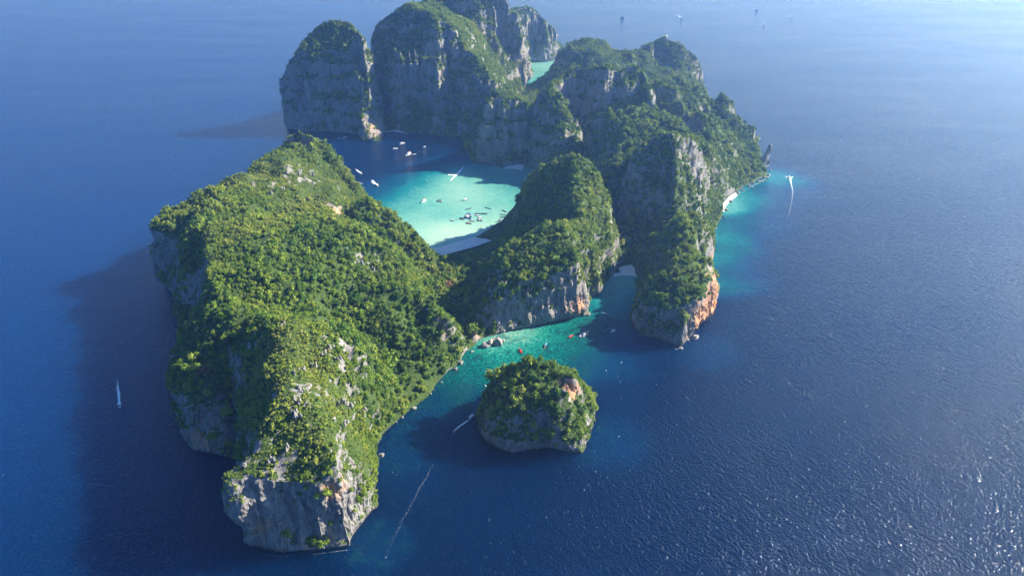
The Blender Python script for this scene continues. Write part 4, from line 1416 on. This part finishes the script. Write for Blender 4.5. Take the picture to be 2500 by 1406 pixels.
# crags poking through the scrub
def crag_mesh(seed):
    r = random.Random(seed)
    bm = bmesh.new()
    for k in range(r.randint(3, 5)):
        h = r.uniform(0.5, 1.0)
        w = r.uniform(0.22, 0.42)
        cx_, cy_ = r.uniform(-.55, .55), r.uniform(-.45, .45)
        lean_ = (r.uniform(-.2, .2), r.uniform(-.2, .2))
        n = 7
        prev = None
        for z, s in ((-0.4, 1.2), (0.15 * h, 1.0), (0.5 * h, 0.78), (0.8 * h, 0.45), (h, 0.08)):
            ring = []
            for j in range(n):
                a = 6.283 * j / n
                rr = w * s * r.uniform(0.75, 1.2)
                ring.append(bm.verts.new((cx_ + lean_[0] * z + rr * math.cos(a), cy_ + lean_[1] * z + rr * math.sin(a) * 0.7, z)))
            if prev:
                for j in range(n): bm.faces.new((prev[j], prev[(j + 1) % n], ring[(j + 1) % n], ring[j]))
            prev = ring
        bm.faces.new(prev)
    me = bpy.data.meshes.new('crag')
    bm.to_mesh(me)
    bm.free()
    me.materials.append(M_BOULDER)
    return me


CRAGS = [crag_mesh(i) for i in range(4)]
_all_co = np.vstack([LAND_CO, ISL_CO])


def ground_at(px, py, z0):
    """height of the land where the line of sight meets it"""
    z = z0
    for _ in range(6):
        x, y, _z = P(px, py, z)
        d = (_all_co[:, 0] - x) ** 2 + (_all_co[:, 1] - y) ** 2
        near = d < 36
        if not near.any(): break
        z = 0.5 * z + 0.5 * float(_all_co[near, 2].max())
    return P(px, py, z)


for i, (px, py, z0, s_) in enumerate([(733, 945, 106, 6), (727, 975, 104, 7), (738, 988, 102, 6), (718, 1005, 102, 7), (725, 1012, 100, 6), (765, 888, 104, 5), (736, 900, 108, 5), (715, 910, 108, 5), (808, 845, 92, 5), (824, 872, 85, 5), (790, 860, 98, 5),
                                       (835, 980, 75, 6), (860, 985, 68, 6), (885, 1000, 55, 6), (700, 1092, 84, 5), (662, 1120, 80, 5), (598, 1130, 74, 5), (690, 790, 113, 5), (752, 985, 98, 5), (845, 1030, 66, 5),
                                       (700, 418, 98, 8), (730, 420, 97, 8), (760, 425, 94, 8), (620, 450, 104, 7), (660, 470, 100, 7), (690, 460, 98, 6), (1230, 690, 44, 5), (1290, 720, 38, 5), (880, 640, 72, 7), (905, 655, 66, 7), (840, 610, 80, 7), (930, 690, 60, 7), (860, 700, 66, 6), (425, 868, 58, 5), (572, 872, 82, 6)]):
    p = ground_at(px, py, z0)
    o = obj('crag', CRAGS[i % 4], None, p, i * 1.7)
    o.location.z -= 0.12 * s_
    o.scale = (s_ * 0.85, s_ * 0.85, s_ * (0.55 + 0.35 * ((i * 37) % 10) / 10))
    tag(o, 'sharp grey limestone crag poking through the scrub of the headland' if px < 1100 else 'sharp grey limestone crag on the middle hill', 'crag', 'crags on the headland' if px < 1100 else 'crags on the middle hill')

# ------------------------------------------------------------------ boats
PAINT = {
    'white': plain('white_gelcoat', (0.78, 0.78, 0.76), 0.3, 0, 0.06), 'wood': plain('varnished_wood', (0.16, 0.085, 0.04), 0.5, 0, 0.2), 'dark': plain('dark_hull', (0.045, 0.05, 0.065), 0.45, 0, 0.15),
    'blue': plain('blue_paint', (0.02, 0.07, 0.34), 0.4, 0, 0.1), 'red': plain('red_canvas', (0.55, 0.04, 0.03), 0.7, 0, 0.1), 'lightblue': plain('light_blue_canvas', (0.10, 0.32, 0.60), 0.7, 0, 0.1),
    'grey': plain('grey_canvas', (0.36, 0.37, 0.38), 0.7, 0, 0.1), 'navy': plain('navy_canvas', (0.02, 0.03, 0.12), 0.6, 0, 0.1), 'orange': plain('orange_rubber', (0.65, 0.20, 0.04), 0.6, 0, 0.1),
    'metal': plain('worn_metal', (0.25, 0.25, 0.25), 0.4, 0.7, 0.1), 'glass': plain('tinted_glass', (0.02, 0.03, 0.04), 0.08, 0, 0.02), 'green': plain('green_canvas', (0.05, 0.22, 0.10), 0.7, 0, 0.1)}
_cache = {}


def loft_hull(Lh, Wd, Hh, bow, stern, kind):
    """a hull of unit draft with a sunken deck; bow and stern say how far the sheer rises"""
    vs_, fs = [], []
    ns = 13
    for i in range(ns):
        t = i / (ns - 1)
        x = -Lh / 2 + Lh * t
        if kind == 'long': w = Wd / 2 * (0.55 + 0.45 * math.sin(math.pi * min(1, t * 1.15 + 0.12))) * (1 - max(0, (t - 0.55) / 0.45) ** 1.6 * 0.96)
        else: w = Wd / 2 * (0.92 + 0.08 * math.sin(math.pi * t)) * (1 - max(0, (t - 0.5) / 0.5) ** 2.3 * 0.97)
        w = max(w, 0.05)
        sh = Hh + bow * max(0, (t - 0.55) / 0.45) ** 2.2 + stern * max(0, (0.25 - t) / 0.25) ** 2
        keel = -0.3 + (bow * 0.75 + 0.25) * max(0, (t - 0.72) / 0.28) ** 2.0
        fl = min(sh - 0.12, max(0.25, keel + 0.2) if kind == 'long' else Hh * 0.45 + (0.5 * Hh if t > 0.62 else 0))
        iw = max(0.03, w - 0.10)
        ring = [(x, -w, sh), (x, -w * 0.82, sh * 0.35 + keel * 0.3), (x, 0, keel), (x, w * 0.82, sh * 0.35 + keel * 0.3), (x, w, sh), (x, iw, sh), (x, iw * 0.85, fl), (x, -iw * 0.85, fl), (x, -iw, sh)]
        vs_ += ring
    n = 9
    for i in range(ns - 1):
        for j in range(n):
            a0, a1 = i * n + j, i * n + (j + 1) % n
            fs.append((a0, a0 + n, a1 + n, a1))
    fs.append(tuple(range(n)))
    fs.append(tuple(reversed(range((ns - 1) * n, ns * n))))
    return vs_, fs


def box_m(x0, x1, y0, y1, z0, z1, taper=0.0, base=0):
    t = taper
    v_ = [(x0, y0, z0), (x1, y0, z0), (x1, y1, z0), (x0, y1, z0), (x0 + t * .4, y0 + t * .3, z1), (x1 - t, y0 + t * .3, z1), (x1 - t, y1 - t * .3, z1), (x0 + t * .4, y1 - t * .3, z1)]
    f_ = [(3, 2, 1, 0), (4, 5, 6, 7), (0, 1, 5, 4), (1, 2, 6, 5), (2, 3, 7, 6), (3, 0, 4, 7)]
    return v_, [tuple(i + base for i in q_) for q_ in f_]


def arch(x0, x1, w, z, rise, th=0.06, n=7):
    vs_, fs = [], []
    for k, x in enumerate((x0, x1)):
        for s in range(2):
            for j in range(n):
                t = -1 + 2 * j / (n - 1)
                vs_.append((x, w * t, z + rise * (1 - t * t) - s * th))
    for j in range(n - 1):
        fs.append((j, j + 1, 2 * n + j + 1, 2 * n + j))
        fs.append((n + j + 1, n + j, 3 * n + j, 3 * n + j + 1))
    for j in (0, n - 1): fs.append((j, n + j, 3 * n + j, 2 * n + j))
    fs.append(tuple(range(n)) + tuple(reversed(range(n, 2 * n))))
    fs.append(tuple(range(2 * n, 3 * n)) + tuple(reversed(range(3 * n, 4 * n))))
    return vs_, fs


def rod(p0, p1, r, n=6):
    p0, p1 = Vector(p0), Vector(p1)
    d = (p1 - p0).normalized()
    u = d.orthogonal().normalized()
    w = d.cross(u)
    vs_ = [tuple(p + (u * math.cos(6.283 * j / n) + w * math.sin(6.283 * j / n)) * r) for p in (p0, p1) for j in range(n)]
    fs = [(j, (j + 1) % n, n + (j + 1) % n, n + j) for j in range(n)] + [tuple(reversed(range(n))), tuple(range(n, 2 * n))]
    return vs_, fs


def mesh_of(key, builder, mat):
    k = (key, mat.name)
    if k not in _cache:
        v_, f_ = builder()
        _cache[k] = mesh_from(key, v_, f_, mat)
    return _cache[k]


def boat_root(name, px, py, dx, dy, label, cat='boat', group=None, scale=1.0):
    a = P(px, py)
    b_ = P(px + dx, py + dy)
    e = bpy.data.objects.new(name, None)
    COL.objects.link(e)
    e.location = (a[0], a[1], 0.02)
    e.rotation_euler = (0, 0, math.atan2(b_[1] - a[1], b_[0] - a[0]))
    e.scale = (scale,) * 3
    tag(e, label, cat, group)
    return e


def longtail(px, py, dx, dy, hullc, canc, label, scale=1.0, group=None):
    e = boat_root('longtail_boat', px, py, dx, dy, label, 'longtail boat', group, scale)
    obj('hull', mesh_of('hull_long', lambda: loft_hull(11.5, 2.1, 0.75, 1.9, 0.35, 'long'), PAINT[hullc]), e)
    if canc:
        c_ = obj('canopy', mesh_of('canopy_long', lambda: arch(-3.6, 2.2, 0.95, 2.05, 0.28), PAINT[canc]), e)
        for x in (-3.4, -0.7, 2.0):
            for s in (-1, 1):
                obj('post', mesh_of('post_%g_%d' % (x, s), lambda x=x, s=s: rod((x, s * 0.85, 0.6), (x, s * 0.88, 2.08), 0.045), PAINT['metal']), c_)
    for x in (-2.4, -0.8, 0.8):
        obj('bench', mesh_of('bench_%g' % x, lambda x=x: box_m(x - .18, x + .18, -.8, .8, .5, .58), PAINT['wood']), e)
    en = obj('engine', mesh_of('engine_long', lambda: box_m(-5.6, -4.7, -.28, .28, 1.0, 1.6, 0.15), PAINT['metal']), e)
    obj('propeller_shaft', mesh_of('shaft_long', lambda: rod((-5.5, 0, 1.2), (-9.2, 0, -0.15), 0.06), PAINT['metal']), en)
    obj('bow_ribbon', mesh_of('ribbon_long', lambda: box_m(5.15, 5.4, -.12, .12, 1.7, 2.35), PAINT['red' if hullc != 'red' else 'white']), e)
    return e


def speedboat(px, py, dx, dy, label, topc='white', scale=1.0, group=None, hullc='white'):
    e = boat_root('speedboat', px, py, dx, dy, label, 'speedboat', group, scale)
    obj('hull', mesh_of('hull_speed', lambda: loft_hull(11.0, 3.0, 1.15, 0.45, 0.0, 'speed'), PAINT[hullc]), e)
    if topc:
        c_ = obj('canopy', mesh_of('canopy_speed', lambda: arch(-3.8, 1.6, 1.25, 2.5, 0.18, 0.1), PAINT[topc]), e)
        for x in (-3.5, 1.2):
            for s in (-1, 1):
                obj('post', mesh_of('spost_%g_%d' % (x, s), lambda x=x, s=s: rod((x, s * 1.15, 1.0), (x, s * 1.15, 2.55), 0.05), PAINT['metal']), c_)
    obj('windscreen', mesh_of('screen_speed', lambda: box_m(1.3, 2.2, -1.05, 1.05, 1.1, 1.85, 0.5), PAINT['glass']), e)
    for x in (-2.8, -1.2, 0.2):
        obj('seat', mesh_of('seat_%g' % x, lambda x=x: box_m(x - .3, x + .3, -1.0, 1.0, .5, .95), PAINT['grey']), e)
    for s in (-0.55, 0.55):
        obj('outboard_engine', mesh_of('outb_%g' % s, lambda s=s: box_m(-6.1, -5.45, s - .25, s + .25, 0.2, 1.6, 0.15), PAINT['dark']), e)
    return e


def cruiser(px, py, dx, dy, label, scale=1.0):
    e = boat_root('cruiser', px, py, dx, dy, label, 'cruiser', None, scale)
    obj('hull', mesh_of('hull_cruise', lambda: loft_hull(20, 5.6, 2.0, 0.8, 0.0, 'speed'), PAINT['white']), e)
    cb = obj('cabin', mesh_of('cabin_cr', lambda: box_m(-7.5, 4.5, -2.2, 2.2, 1.6, 4.0, 0.8), PAINT['white']), e)
    obj('window_band', mesh_of('wb_cr', lambda: box_m(-6.4, 4.0, -2.22, 2.22, 2.7, 3.3, 0.3), PAINT['glass']), cb)
    ud = obj('upper_deck', mesh_of('ud_cr', lambda: box_m(-8.5, 3.0, -2.4, 2.4, 4.0, 4.2), PAINT['white']), e)
    obj('bridge', mesh_of('br_cr', lambda: box_m(-1.5, 2.2, -1.6, 1.6, 4.2, 6.0, 0.6), PAINT['white']), e)
    obj('awning', mesh_of('aw_cr', lambda: arch(-7.5, -1.5, 2.1, 6.0, 0.2), PAINT['orange']), e)
    for x in (-7.2, -2.0):
        for s in (-1, 1): obj('post', mesh_of('cp_%g_%d' % (x, s), lambda x=x, s=s: rod((x, s * 2.0, 4.2), (x, s * 2.0, 6.0), 0.07), PAINT['metal']), ud)
    obj('mast', mesh_of('mast_cr', lambda: rod((0, 0, 6), (-0.6, 0, 8.6), 0.09), PAINT['metal']), e)
    return e


def dinghy(px, py, dx, dy, label, col='white', scale=1.0, name='dinghy'):
    e = boat_root(name, px, py, dx, dy, label, name.replace('_', ' '), None, scale)
    obj('hull', mesh_of('hull_dinghy', lambda: loft_hull(5.5, 1.7, 0.5, 0.35, 0.1, 'speed'), PAINT[col]), e)
    for x in (-1.2, 0.4): obj('bench', mesh_of('db_%g' % x, lambda x=x: box_m(x - .15, x + .15, -.6, .6, .35, .42), PAINT['grey']), e)
    return e


# the near bay
longtail(1271, 858, -8, -12, 'red', 'red', 'red roofed longtail boat nearest the fallen boulders in the small bay')
longtail(1333, 843, 7, -12, 'wood', 'lightblue', 'light blue roofed longtail boat beside the dark reef patch')
longtail(1394, 823, 12, -6, 'wood', 'red', 'red roofed longtail boat next to the raft of white speedboats')
speedboat(1421, 818, 6, -9, 'white speedboat, first of three rafted together in the bay', None, 1.0)
speedboat(1428, 817, 6, -9, 'white canopied speedboat in the middle of the raft of three', 'white', 1.05)
speedboat(1434, 814, 6, -9, 'white speedboat with orange top, outermost of the raft of three', 'orange', 0.95)
dinghy(1475, 765, 10, 3, 'pale empty dinghy drifting near the shaded cliff corner', 'white', 1.2)
longtail(1488, 774, 8, 10, 'dark', 'blue', 'blue roofed longtail boat farthest up the shaded inlet')
longtail(1490, 793, 10, -4, 'dark', 'blue', 'blue roofed longtail boat lying level in the middle of the inlet')
longtail(1477, 812, -5, 10, 'dark', 'blue', 'blue roofed longtail boat beside the raft, in cliff shadow')
speedboat(1497, 809, 7, -5, 'lone white speedboat in the shaded mouth of the inlet', 'white', 0.85)
# the lagoon
cruiser(1034, 493, -10, 6, 'sleek white motor yacht lying alone on the pale lagoon', 0.72)
speedboat(1075, 492, 9, 4, 'white speedboat with dark cockpit between yacht and shadow edge', 'dark', 1.15)
speedboat(1134, 490, -10, 2, 'white speedboat at the edge of the hill shadow', 'white', 1.2)
longtail(1144, 511, 10, -2, 'dark', None, 'dark open longtail boat, highest of the moored cluster at its left')
longtail(1191, 509, -10, -2, 'dark', None, 'dark open longtail boat lying apart above the moored cluster')
longtail(1231, 516, -10, -4, 'dark', None, 'dark longtail boat topmost at the shadowed hill foot')
longtail(1228, 525, -10, 0, 'dark', None, 'dark longtail boat second from top at the shadowed hill foot')
longtail(1228, 531, -10, 1, 'dark', 'navy', 'dark longtail boat third from top at the shadowed hill foot')
speedboat(1220, 541, -10, 2, 'white sided speedboat moored close to the beach below the hill', 'navy', 1.25)
longtail(1183, 523, 10, 1, 'dark', 'navy', 'dark longtail boat with low roof at the right of the cluster')
longtail(1167, 523, 10, 0, 'dark', 'blue', 'blue roofed longtail boat moored just above a white speedboat')
speedboat(1167, 527.5, 10, 1, 'white roofed speedboat below a blue longtail in the cluster', 'white', 0.8)
speedboat(1147, 527, 10, 5, 'large blue roofed speedboat at the heart of the cluster', 'blue', 1.35)
speedboat(1143, 532.5, 10, 4, 'blue and white speedboat overlapping the large blue roofed one', 'white', 1.35, None, 'blue')
longtail(1128, 535, 9, 4, 'dark', 'navy', 'navy roofed longtail boat at the left of the cluster')
speedboat(1154, 540, 10, 2, 'small white speedboat low in the cluster', 'grey', 0.9)
speedboat(1173, 534, 8, 4, 'white roofed speedboat at the right of the cluster', 'white', 0.95)
speedboat(1172, 539, 9, 3, 'white and dark speedboat just below a white roofed one', 'white', 0.95, None, 'dark')
longtail(1145, 546, 10, 2, 'dark', 'red', 'dark longtail boat with red roof, nearest the sunlit shallows')
speedboat(1104, 539, 9, 4, 'white topped speedboat alone on the sunlit left of the cluster', 'white', 0.7, None, 'dark')
dinghy(1115, 537.5, 8, 2, 'tiny grey dinghy beside the left end of the cluster', 'grey', 0.9)
speedboat(982, 352, 12, -3, 'long white speedboat anchored nearest the far cliffs', 'white', 1.3)
speedboat(965, 365, 12, -2, 'white speedboat anchored left of the big cruiser', 'white', 1.15)
cruiser(997, 379, -10, 5, 'big white cruiser with orange awning anchored in the deep blue bay', 0.95)
dinghy(1012, 377.5, 12, -2, 'narrow white dinghy tied behind the big cruiser', 'white', 1.4)
dinghy(1023, 370.5, 6, 6, 'pinkish dinghy drifting above the big cruiser', 'orange', 1.0)
dinghy(1037, 359, 10, -3, 'small white dinghy near the dark ridge foot', 'white', 1.2)
speedboat(882, 425, 8, 8, 'white speedboat with short wake, upper of two heading into the lagoon', 'white', 1.0)
speedboat(922, 454.5, 8, 9, 'white speedboat with broad wake, lower of two heading into the lagoon', 'white', 1.15)
speedboat(843, 336, 10, -1, 'white speedboat circling under the dome hill', 'white', 0.9)
dinghy(1077, 332.5, 2, 3, 'little white dinghy at the foot of the ribbed mountain', 'white', 1.3)
speedboat(1131, 409, 10, -14, 'speedboat drawing the bright white wake across the lagoon', 'white', 0.9)
# open sea
speedboat(292.5, 991, 1, 8, 'lone speedboat running on the dark blue western sea', 'white', 1.1)
speedboat(1927, 434, -5, -10, 'speedboat throwing white spray off the eastern shore', 'white', 1.1)
speedboat(1152, 1018, 10, -9, 'speedboat slipping behind the small islet', 'white', 1.0)
speedboat(1519, 43, -12, 0, 'dark tour boat farthest left on the hazy northern sea', 'dark', 1.5, None, 'dark')
speedboat(1664, 44, 8, 5, 'white tour boat with long slanting wake on the hazy sea', 'white', 1.6)
speedboat(1848, 24, 10, 2, 'white tour boat nearest the top picture edge', 'white', 1.5)
speedboat(1866, 60, 4, 4, 'tiny white speedboat below the far tour boats', 'white', 1.5)
speedboat(1931, 42, 2, -4, 'tiny white speedboat farthest right on the hazy sea', 'white', 1.5)
cruiser(1626, 92, 1, 6, 'white tour boat seen just above the far skyline hump', 1.2)

# ------------------------------------------------------------------ buoys
def buoy(px, py, label, s=1.0):
    rings = [(-.3, .35), (-.1, .55), (.15, .6), (.4, .5), (.65, .25), (.7, .1), (1.1, .08), (1.15, .02)]
    def b_():
        vs_, fs = [], []
        n = 10
        for z, r_ in rings:
            for j in range(n): vs_.append((r_ * math.cos(6.283 * j / n), r_ * math.sin(6.283 * j / n), z))
        for k in range(len(rings) - 1):
            for j in range(n): fs.append((k * n + j, k * n + (j + 1) % n, (k + 1) * n + (j + 1) % n, (k + 1) * n + j))
        fs.append(tuple(range((len(rings) - 1) * n, len(rings) * n)))
        return vs_, fs
    o = obj('buoy', mesh_of('buoy', b_, PAINT['white']))
    x, y, _ = P(px, py)
    o.location = (x, y, 0.05)
    o.scale = (s, s, s)
    tag(o, label, 'buoy')


buoy(1186, 907, 'white mooring buoy in the green shallows above the islet', 1.3)
buoy(1185, 942, 'white mooring buoy close to the left side of the islet', 1.6)
buoy(1517, 885, 'white mooring buoy on dark water below the inlet mouth', 1.2)
buoy(1480, 905, 'white mooring buoy right of the islet top on dark water', 1.0)

# ------------------------------------------------------------------ wakes and surf
def foam_material():
    m = bpy.data.materials.new('sea_foam')
    m.use_nodes = True
    nt = m.node_tree
    nt.nodes.clear()
    out = nt.nodes.new('ShaderNodeOutputMaterial')
    b = nt.nodes.new('ShaderNodeBsdfDiffuse')
    b.inputs['Color'].default_value = (0.72, 0.76, 0.78, 1)
    tr = nt.nodes.new('ShaderNodeBsdfTransparent')
    ms = nt.nodes.new('ShaderNodeMixShader')
    at = nt.nodes.new('ShaderNodeAttribute')
    at.attribute_name = 'strength'
    f = noise_tex(nt, position(nt), 0.6, 5, 0.75)
    k = math_n(nt, 'ADD', f, math_n(nt, 'SUBTRACT', at.outputs['Fac'], 0.72))
    k = math_n(nt, 'MULTIPLY', k, 2.6, None, True)
    k = math_n(nt, 'MULTIPLY', k, math_n(nt, 'MULTIPLY', at.outputs['Fac'], 1.6, None, True))
    nt.links.new(k, ms.inputs[0])
    nt.links.new(tr.outputs[0], ms.inputs[1])
    nt.links.new(b.outputs[0], ms.inputs[2])
    nt.links.new(ms.outputs[0], out.inputs['Surface'])
    return m


M_FOAM = foam_material()
_wz = [0.06]


def wake(path, label, name='boat_wake'):
    """path: photograph x, y, width in metres, foam strength"""
    pts = np.array([(*P(p[0], p[1])[:2], p[2], p[3]) for p in path])
    d = np.r_[0, np.cumsum(np.linalg.norm(np.diff(pts[:, :2], axis=0), axis=1))]
    n = max(6, int(d[-1] / 3.0))
    t = np.linspace(0, d[-1], n)
    q_ = np.column_stack([np.interp(t, d, pts[:, i]) for i in range(4)])
    tan = np.gradient(q_[:, :2], axis=0)
    tan /= np.maximum(np.linalg.norm(tan, axis=1), 1e-6)[:, None]
    nor = np.column_stack([-tan[:, 1], tan[:, 0]])
    _wz[0] += 0.004
    vs_, st = [], []
    cols = (-1, -.55, 0, .55, 1)
    for i in range(n):
        wob = 0.35 * math.sin(i * 0.9) + 0.25 * math.sin(i * 2.3)
        for c_ in cols:
            o_ = q_[i, :2] + nor[i] * (c_ * q_[i, 2] / 2 + wob * 0.3 * q_[i, 2] * 0.4)
            vs_.append((o_[0], o_[1], _wz[0]))
            st.append(q_[i, 3] * (1 - abs(c_) ** 1.5))
    m_ = len(cols)
    fs = [(i * m_ + j, i * m_ + j + 1, (i + 1) * m_ + j + 1, (i + 1) * m_ + j) for i in range(n - 1) for j in range(m_ - 1)]
    me = mesh_from(name, np.array(vs_), np.array(fs), M_FOAM)
    a = me.attributes.new('strength', 'FLOAT', 'POINT')
    a.data.foreach_set('value', np.array(st, np.float32))
    tag(obj(name, me), label, 'wake' if 'wake' in name else 'surf', None, 'stuff')


wake([(292, 984, 3, 1.0), (290, 965, 4, .9), (288, 945, 5, .6), (286, 925, 6, .35)], 'white wake of the lone boat on the western sea')
wake([(1929, 437, 6, .85), (1932, 450, 3, .65), (1936, 468, 3, .5), (1934, 485, 4, .36), (1928, 515, 5, .33), (1922, 545, 6, .2)], 'curved white wake off the eastern shore')
wake([(1918, 431, 3, .9), (1927, 437, 5, 1.2), (1936, 432, 3, .9)], 'white spray thrown up by the boat off the eastern shore')
wake([(1149, 1021, 3, 1), (1135, 1031, 3, .8), (1112, 1048, 5, .55), (1100, 1062, 5, .3)], 'short bright wake behind the islet boat')
wake([(1063, 1120, 3, .2), (1045, 1158, 5, .27), (1022, 1195, 5, .27), (1005, 1230, 5, .26), (985, 1265, 6, .25), (962, 1310, 7, .22), (940, 1360, 7, .2)], 'long fading wake trail on the dark near water')
wake([(1131, 409, 3, 1.2), (1122, 419, 6, 1.2), (1112, 429, 5, 1.1), (1100, 441, 4, .8)], 'bright white wake line across the lagoon')
wake([(1118, 424, 3, 1.1), (1108, 427, 9, 1.0), (1094, 427, 12, .8)], 'white fan of foam beside the wake across the lagoon')
wake([(880, 422, 4, 1), (874, 418, 6, .7), (868, 413, 7, .4)], 'short wake of the upper boat entering the lagoon')
wake([(918, 450, 5, 1.1), (912, 446, 9, .9), (908, 440, 9, .5)], 'broad wake of the lower boat entering the lagoon')
wake([(864, 445, 3, 1), (875, 447, 4, .8), (888, 449, 4, .4)], 'thin wake slipping out behind the headland summit')
wake([(840, 338, 4, .8), (832, 340, 4, .7), (824, 338, 4, .6), (826, 334, 3, .4)], 'curled wake under the dome hill')
wake([(1526, 44, 6, .7), (1535, 45, 7, .4), (1545, 45, 8, .25)], 'short wake of the dark far tour boat')
wake([(1661, 43, 8, .8), (1655, 38, 9, .45), (1645, 30, 12, .3), (1620, 12, 16, .2)], 'long slanting wake on the hazy sea')
wake([(1844, 23, 7, .7), (1838, 21, 8, .45), (1828, 18, 10, .25)], 'short wake of the far boat near the top edge')
wake([(1626, 92, 14, 1.2), (1623, 88, 14, .9), (1632, 87, 10, .7)], 'white splash behind the boat above the skyline hump')
wake([(1664, 853, 3, .9), (1655, 853, 3, .7), (1648, 852, 2, .5)], 'white surf round the tip of the rock wall', 'surf_foam')
wake([(1880, 425, 3, .6), (1876, 433, 4, .5), (1862, 441, 4, .4), (1848, 449, 4, .45), (1830, 458, 3, .35), (1808, 470, 3, .3)], 'broken surf along the reef on the eastern shore', 'surf_foam')
wake([(640, 1351, 1.4, .36), (690, 1358, 1.4, .42), (760, 1353, 1.2, .25), (850, 1342, 1.4, .4)], 'thin surf at the foot of the grey front cliff', 'surf_foam')
wake([(1108, 594, 2.5, .5), (1160, 579, 2.5, .5), (1222, 547, 2.5, .5)], 'thin line of surf along the curved beach', 'surf_foam')

# ------------------------------------------------------------------ visitors on the beach
SKIN = plain('skin', (0.42, 0.26, 0.18), 0.6, 0, 0.05)
CLOTH = [plain('swimwear_dark', (0.03, 0.03, 0.05), 0.8), plain('swimwear_blue', (0.04, 0.10, 0.30), 0.8), plain('swimwear_red', (0.40, 0.04, 0.05), 0.8), plain('shirt_white', (0.7, 0.7, 0.68), 0.8)]


def person_mesh(step):
    """one continuous standing or striding figure, 1.7 m tall, grown from a jointed skeleton"""
    J = {'pel': (0, 0, .92), 'chest': (0, 0, 1.25), 'neck': (0, 0, 1.45), 'head': (0.02, 0, 1.57), 'top': (0.02, 0, 1.68),
         'lk': (.10 * step, .10, .50), 'lf': (.02 + .20 * step, .11, .05), 'lt': (.16 + .20 * step, .12, .03), 'rk': (-.02 * step, -.10, .50), 'rf': (-.22 * step, -.11, .06), 'rt': (-.10 * step + .1, -.12, .03),
         'ls': (0, .19, 1.38), 'le': (-.10 * step, .25, 1.10), 'lh': (.02, .26, .86), 'rs': (0, -.19, 1.38), 're': (.06 * step, -.25, 1.10), 'rh': (.16, -.25, .88)}
    Rr = {'pel': .14, 'chest': .15, 'neck': .06, 'head': .10, 'top': .07, 'lk': .065, 'lf': .045, 'lt': .04, 'rk': .065, 'rf': .045, 'rt': .04, 'ls': .07, 'le': .045, 'lh': .04, 'rs': .07, 're': .045, 'rh': .04}
    E = [('pel', 'chest'), ('chest', 'neck'), ('neck', 'head'), ('head', 'top'), ('pel', 'lk'), ('lk', 'lf'), ('lf', 'lt'), ('pel', 'rk'), ('rk', 'rf'), ('rf', 'rt'), ('chest', 'ls'), ('ls', 'le'), ('le', 'lh'), ('chest', 'rs'), ('rs', 're'), ('re', 'rh')]
    keys = list(J)
    me = bpy.data.meshes.new('tmp')
    me.from_pydata([J[k] for k in keys], [(keys.index(a), keys.index(b)) for a, b in E], [])
    o = obj('tmp', me)
    md = o.modifiers.new('s', 'SKIN')
    for i, k in enumerate(keys):
        me.skin_vertices[0].data[i].radius = (Rr[k], Rr[k])
        me.skin_vertices[0].data[i].use_root = (k == 'pel')
    dg = bpy.context.evaluated_depsgraph_get()
    r = bpy.data.meshes.new_from_object(o.evaluated_get(dg))
    bpy.data.objects.remove(o, do_unlink=True)
    r.name = 'person'
    r.materials.clear()
    r.materials.append(SKIN)
    return r


def shorts_mesh():
    vs_, fs = [], []
    n = 10
    prof = [(1.02, .17, .15), (.90, .19, .18), (.74, .19, .20), (.66, .17, .20)]
    for z, rx, ry in prof:
        for j in range(n): vs_.append((rx * math.cos(6.283 * j / n), ry * math.sin(6.283 * j / n), z))
    for k in range(3):
        for j in range(n): fs.append((k * n + j, (k + 1) * n + j, (k + 1) * n + (j + 1) % n, k * n + (j + 1) % n))
    return vs_, fs


PEOPLE = [person_mesh(0.2), person_mesh(1.0)]
_r = random.Random(9)
beach_pts = []
for k in range(34):
    t = _r.random()
    sx = np.interp(t, [0, .25, .5, .8, 1], [1062, 1110, 1160, 1205, 1222])
    sy = np.interp(t, [0, .25, .5, .8, 1], [612, 598, 583, 562, 552])
    beach_pts.append((sx + _r.uniform(-6, 6), sy + _r.uniform(-4, 14) * (1 - 0.3 * t), 'land'))
for k in range(10):
    beach_pts.append((_r.uniform(1120, 1200), _r.uniform(552, 566), 'water'))
for i, (px, py, wh) in enumerate(beach_pts):
    o = obj('person', PEOPLE[i % 2])
    x, y, _ = P(px, py, 1.0 if wh == 'land' else 0)
    o.location = (x, y, 1.0 if wh == 'land' else -0.75)
    o.rotation_euler = (0, 0, _r.uniform(0, 6.28))
    obj('swimwear', mesh_of('swimwear', shorts_mesh, CLOTH[i % 4]), o)
    if wh == 'land': tag(o, 'person strolling on the sand of the curved beach', 'person', 'people on the beach')
    else: tag(o, 'person wading in the pale shallows off the beach', 'person', 'people in the shallows')
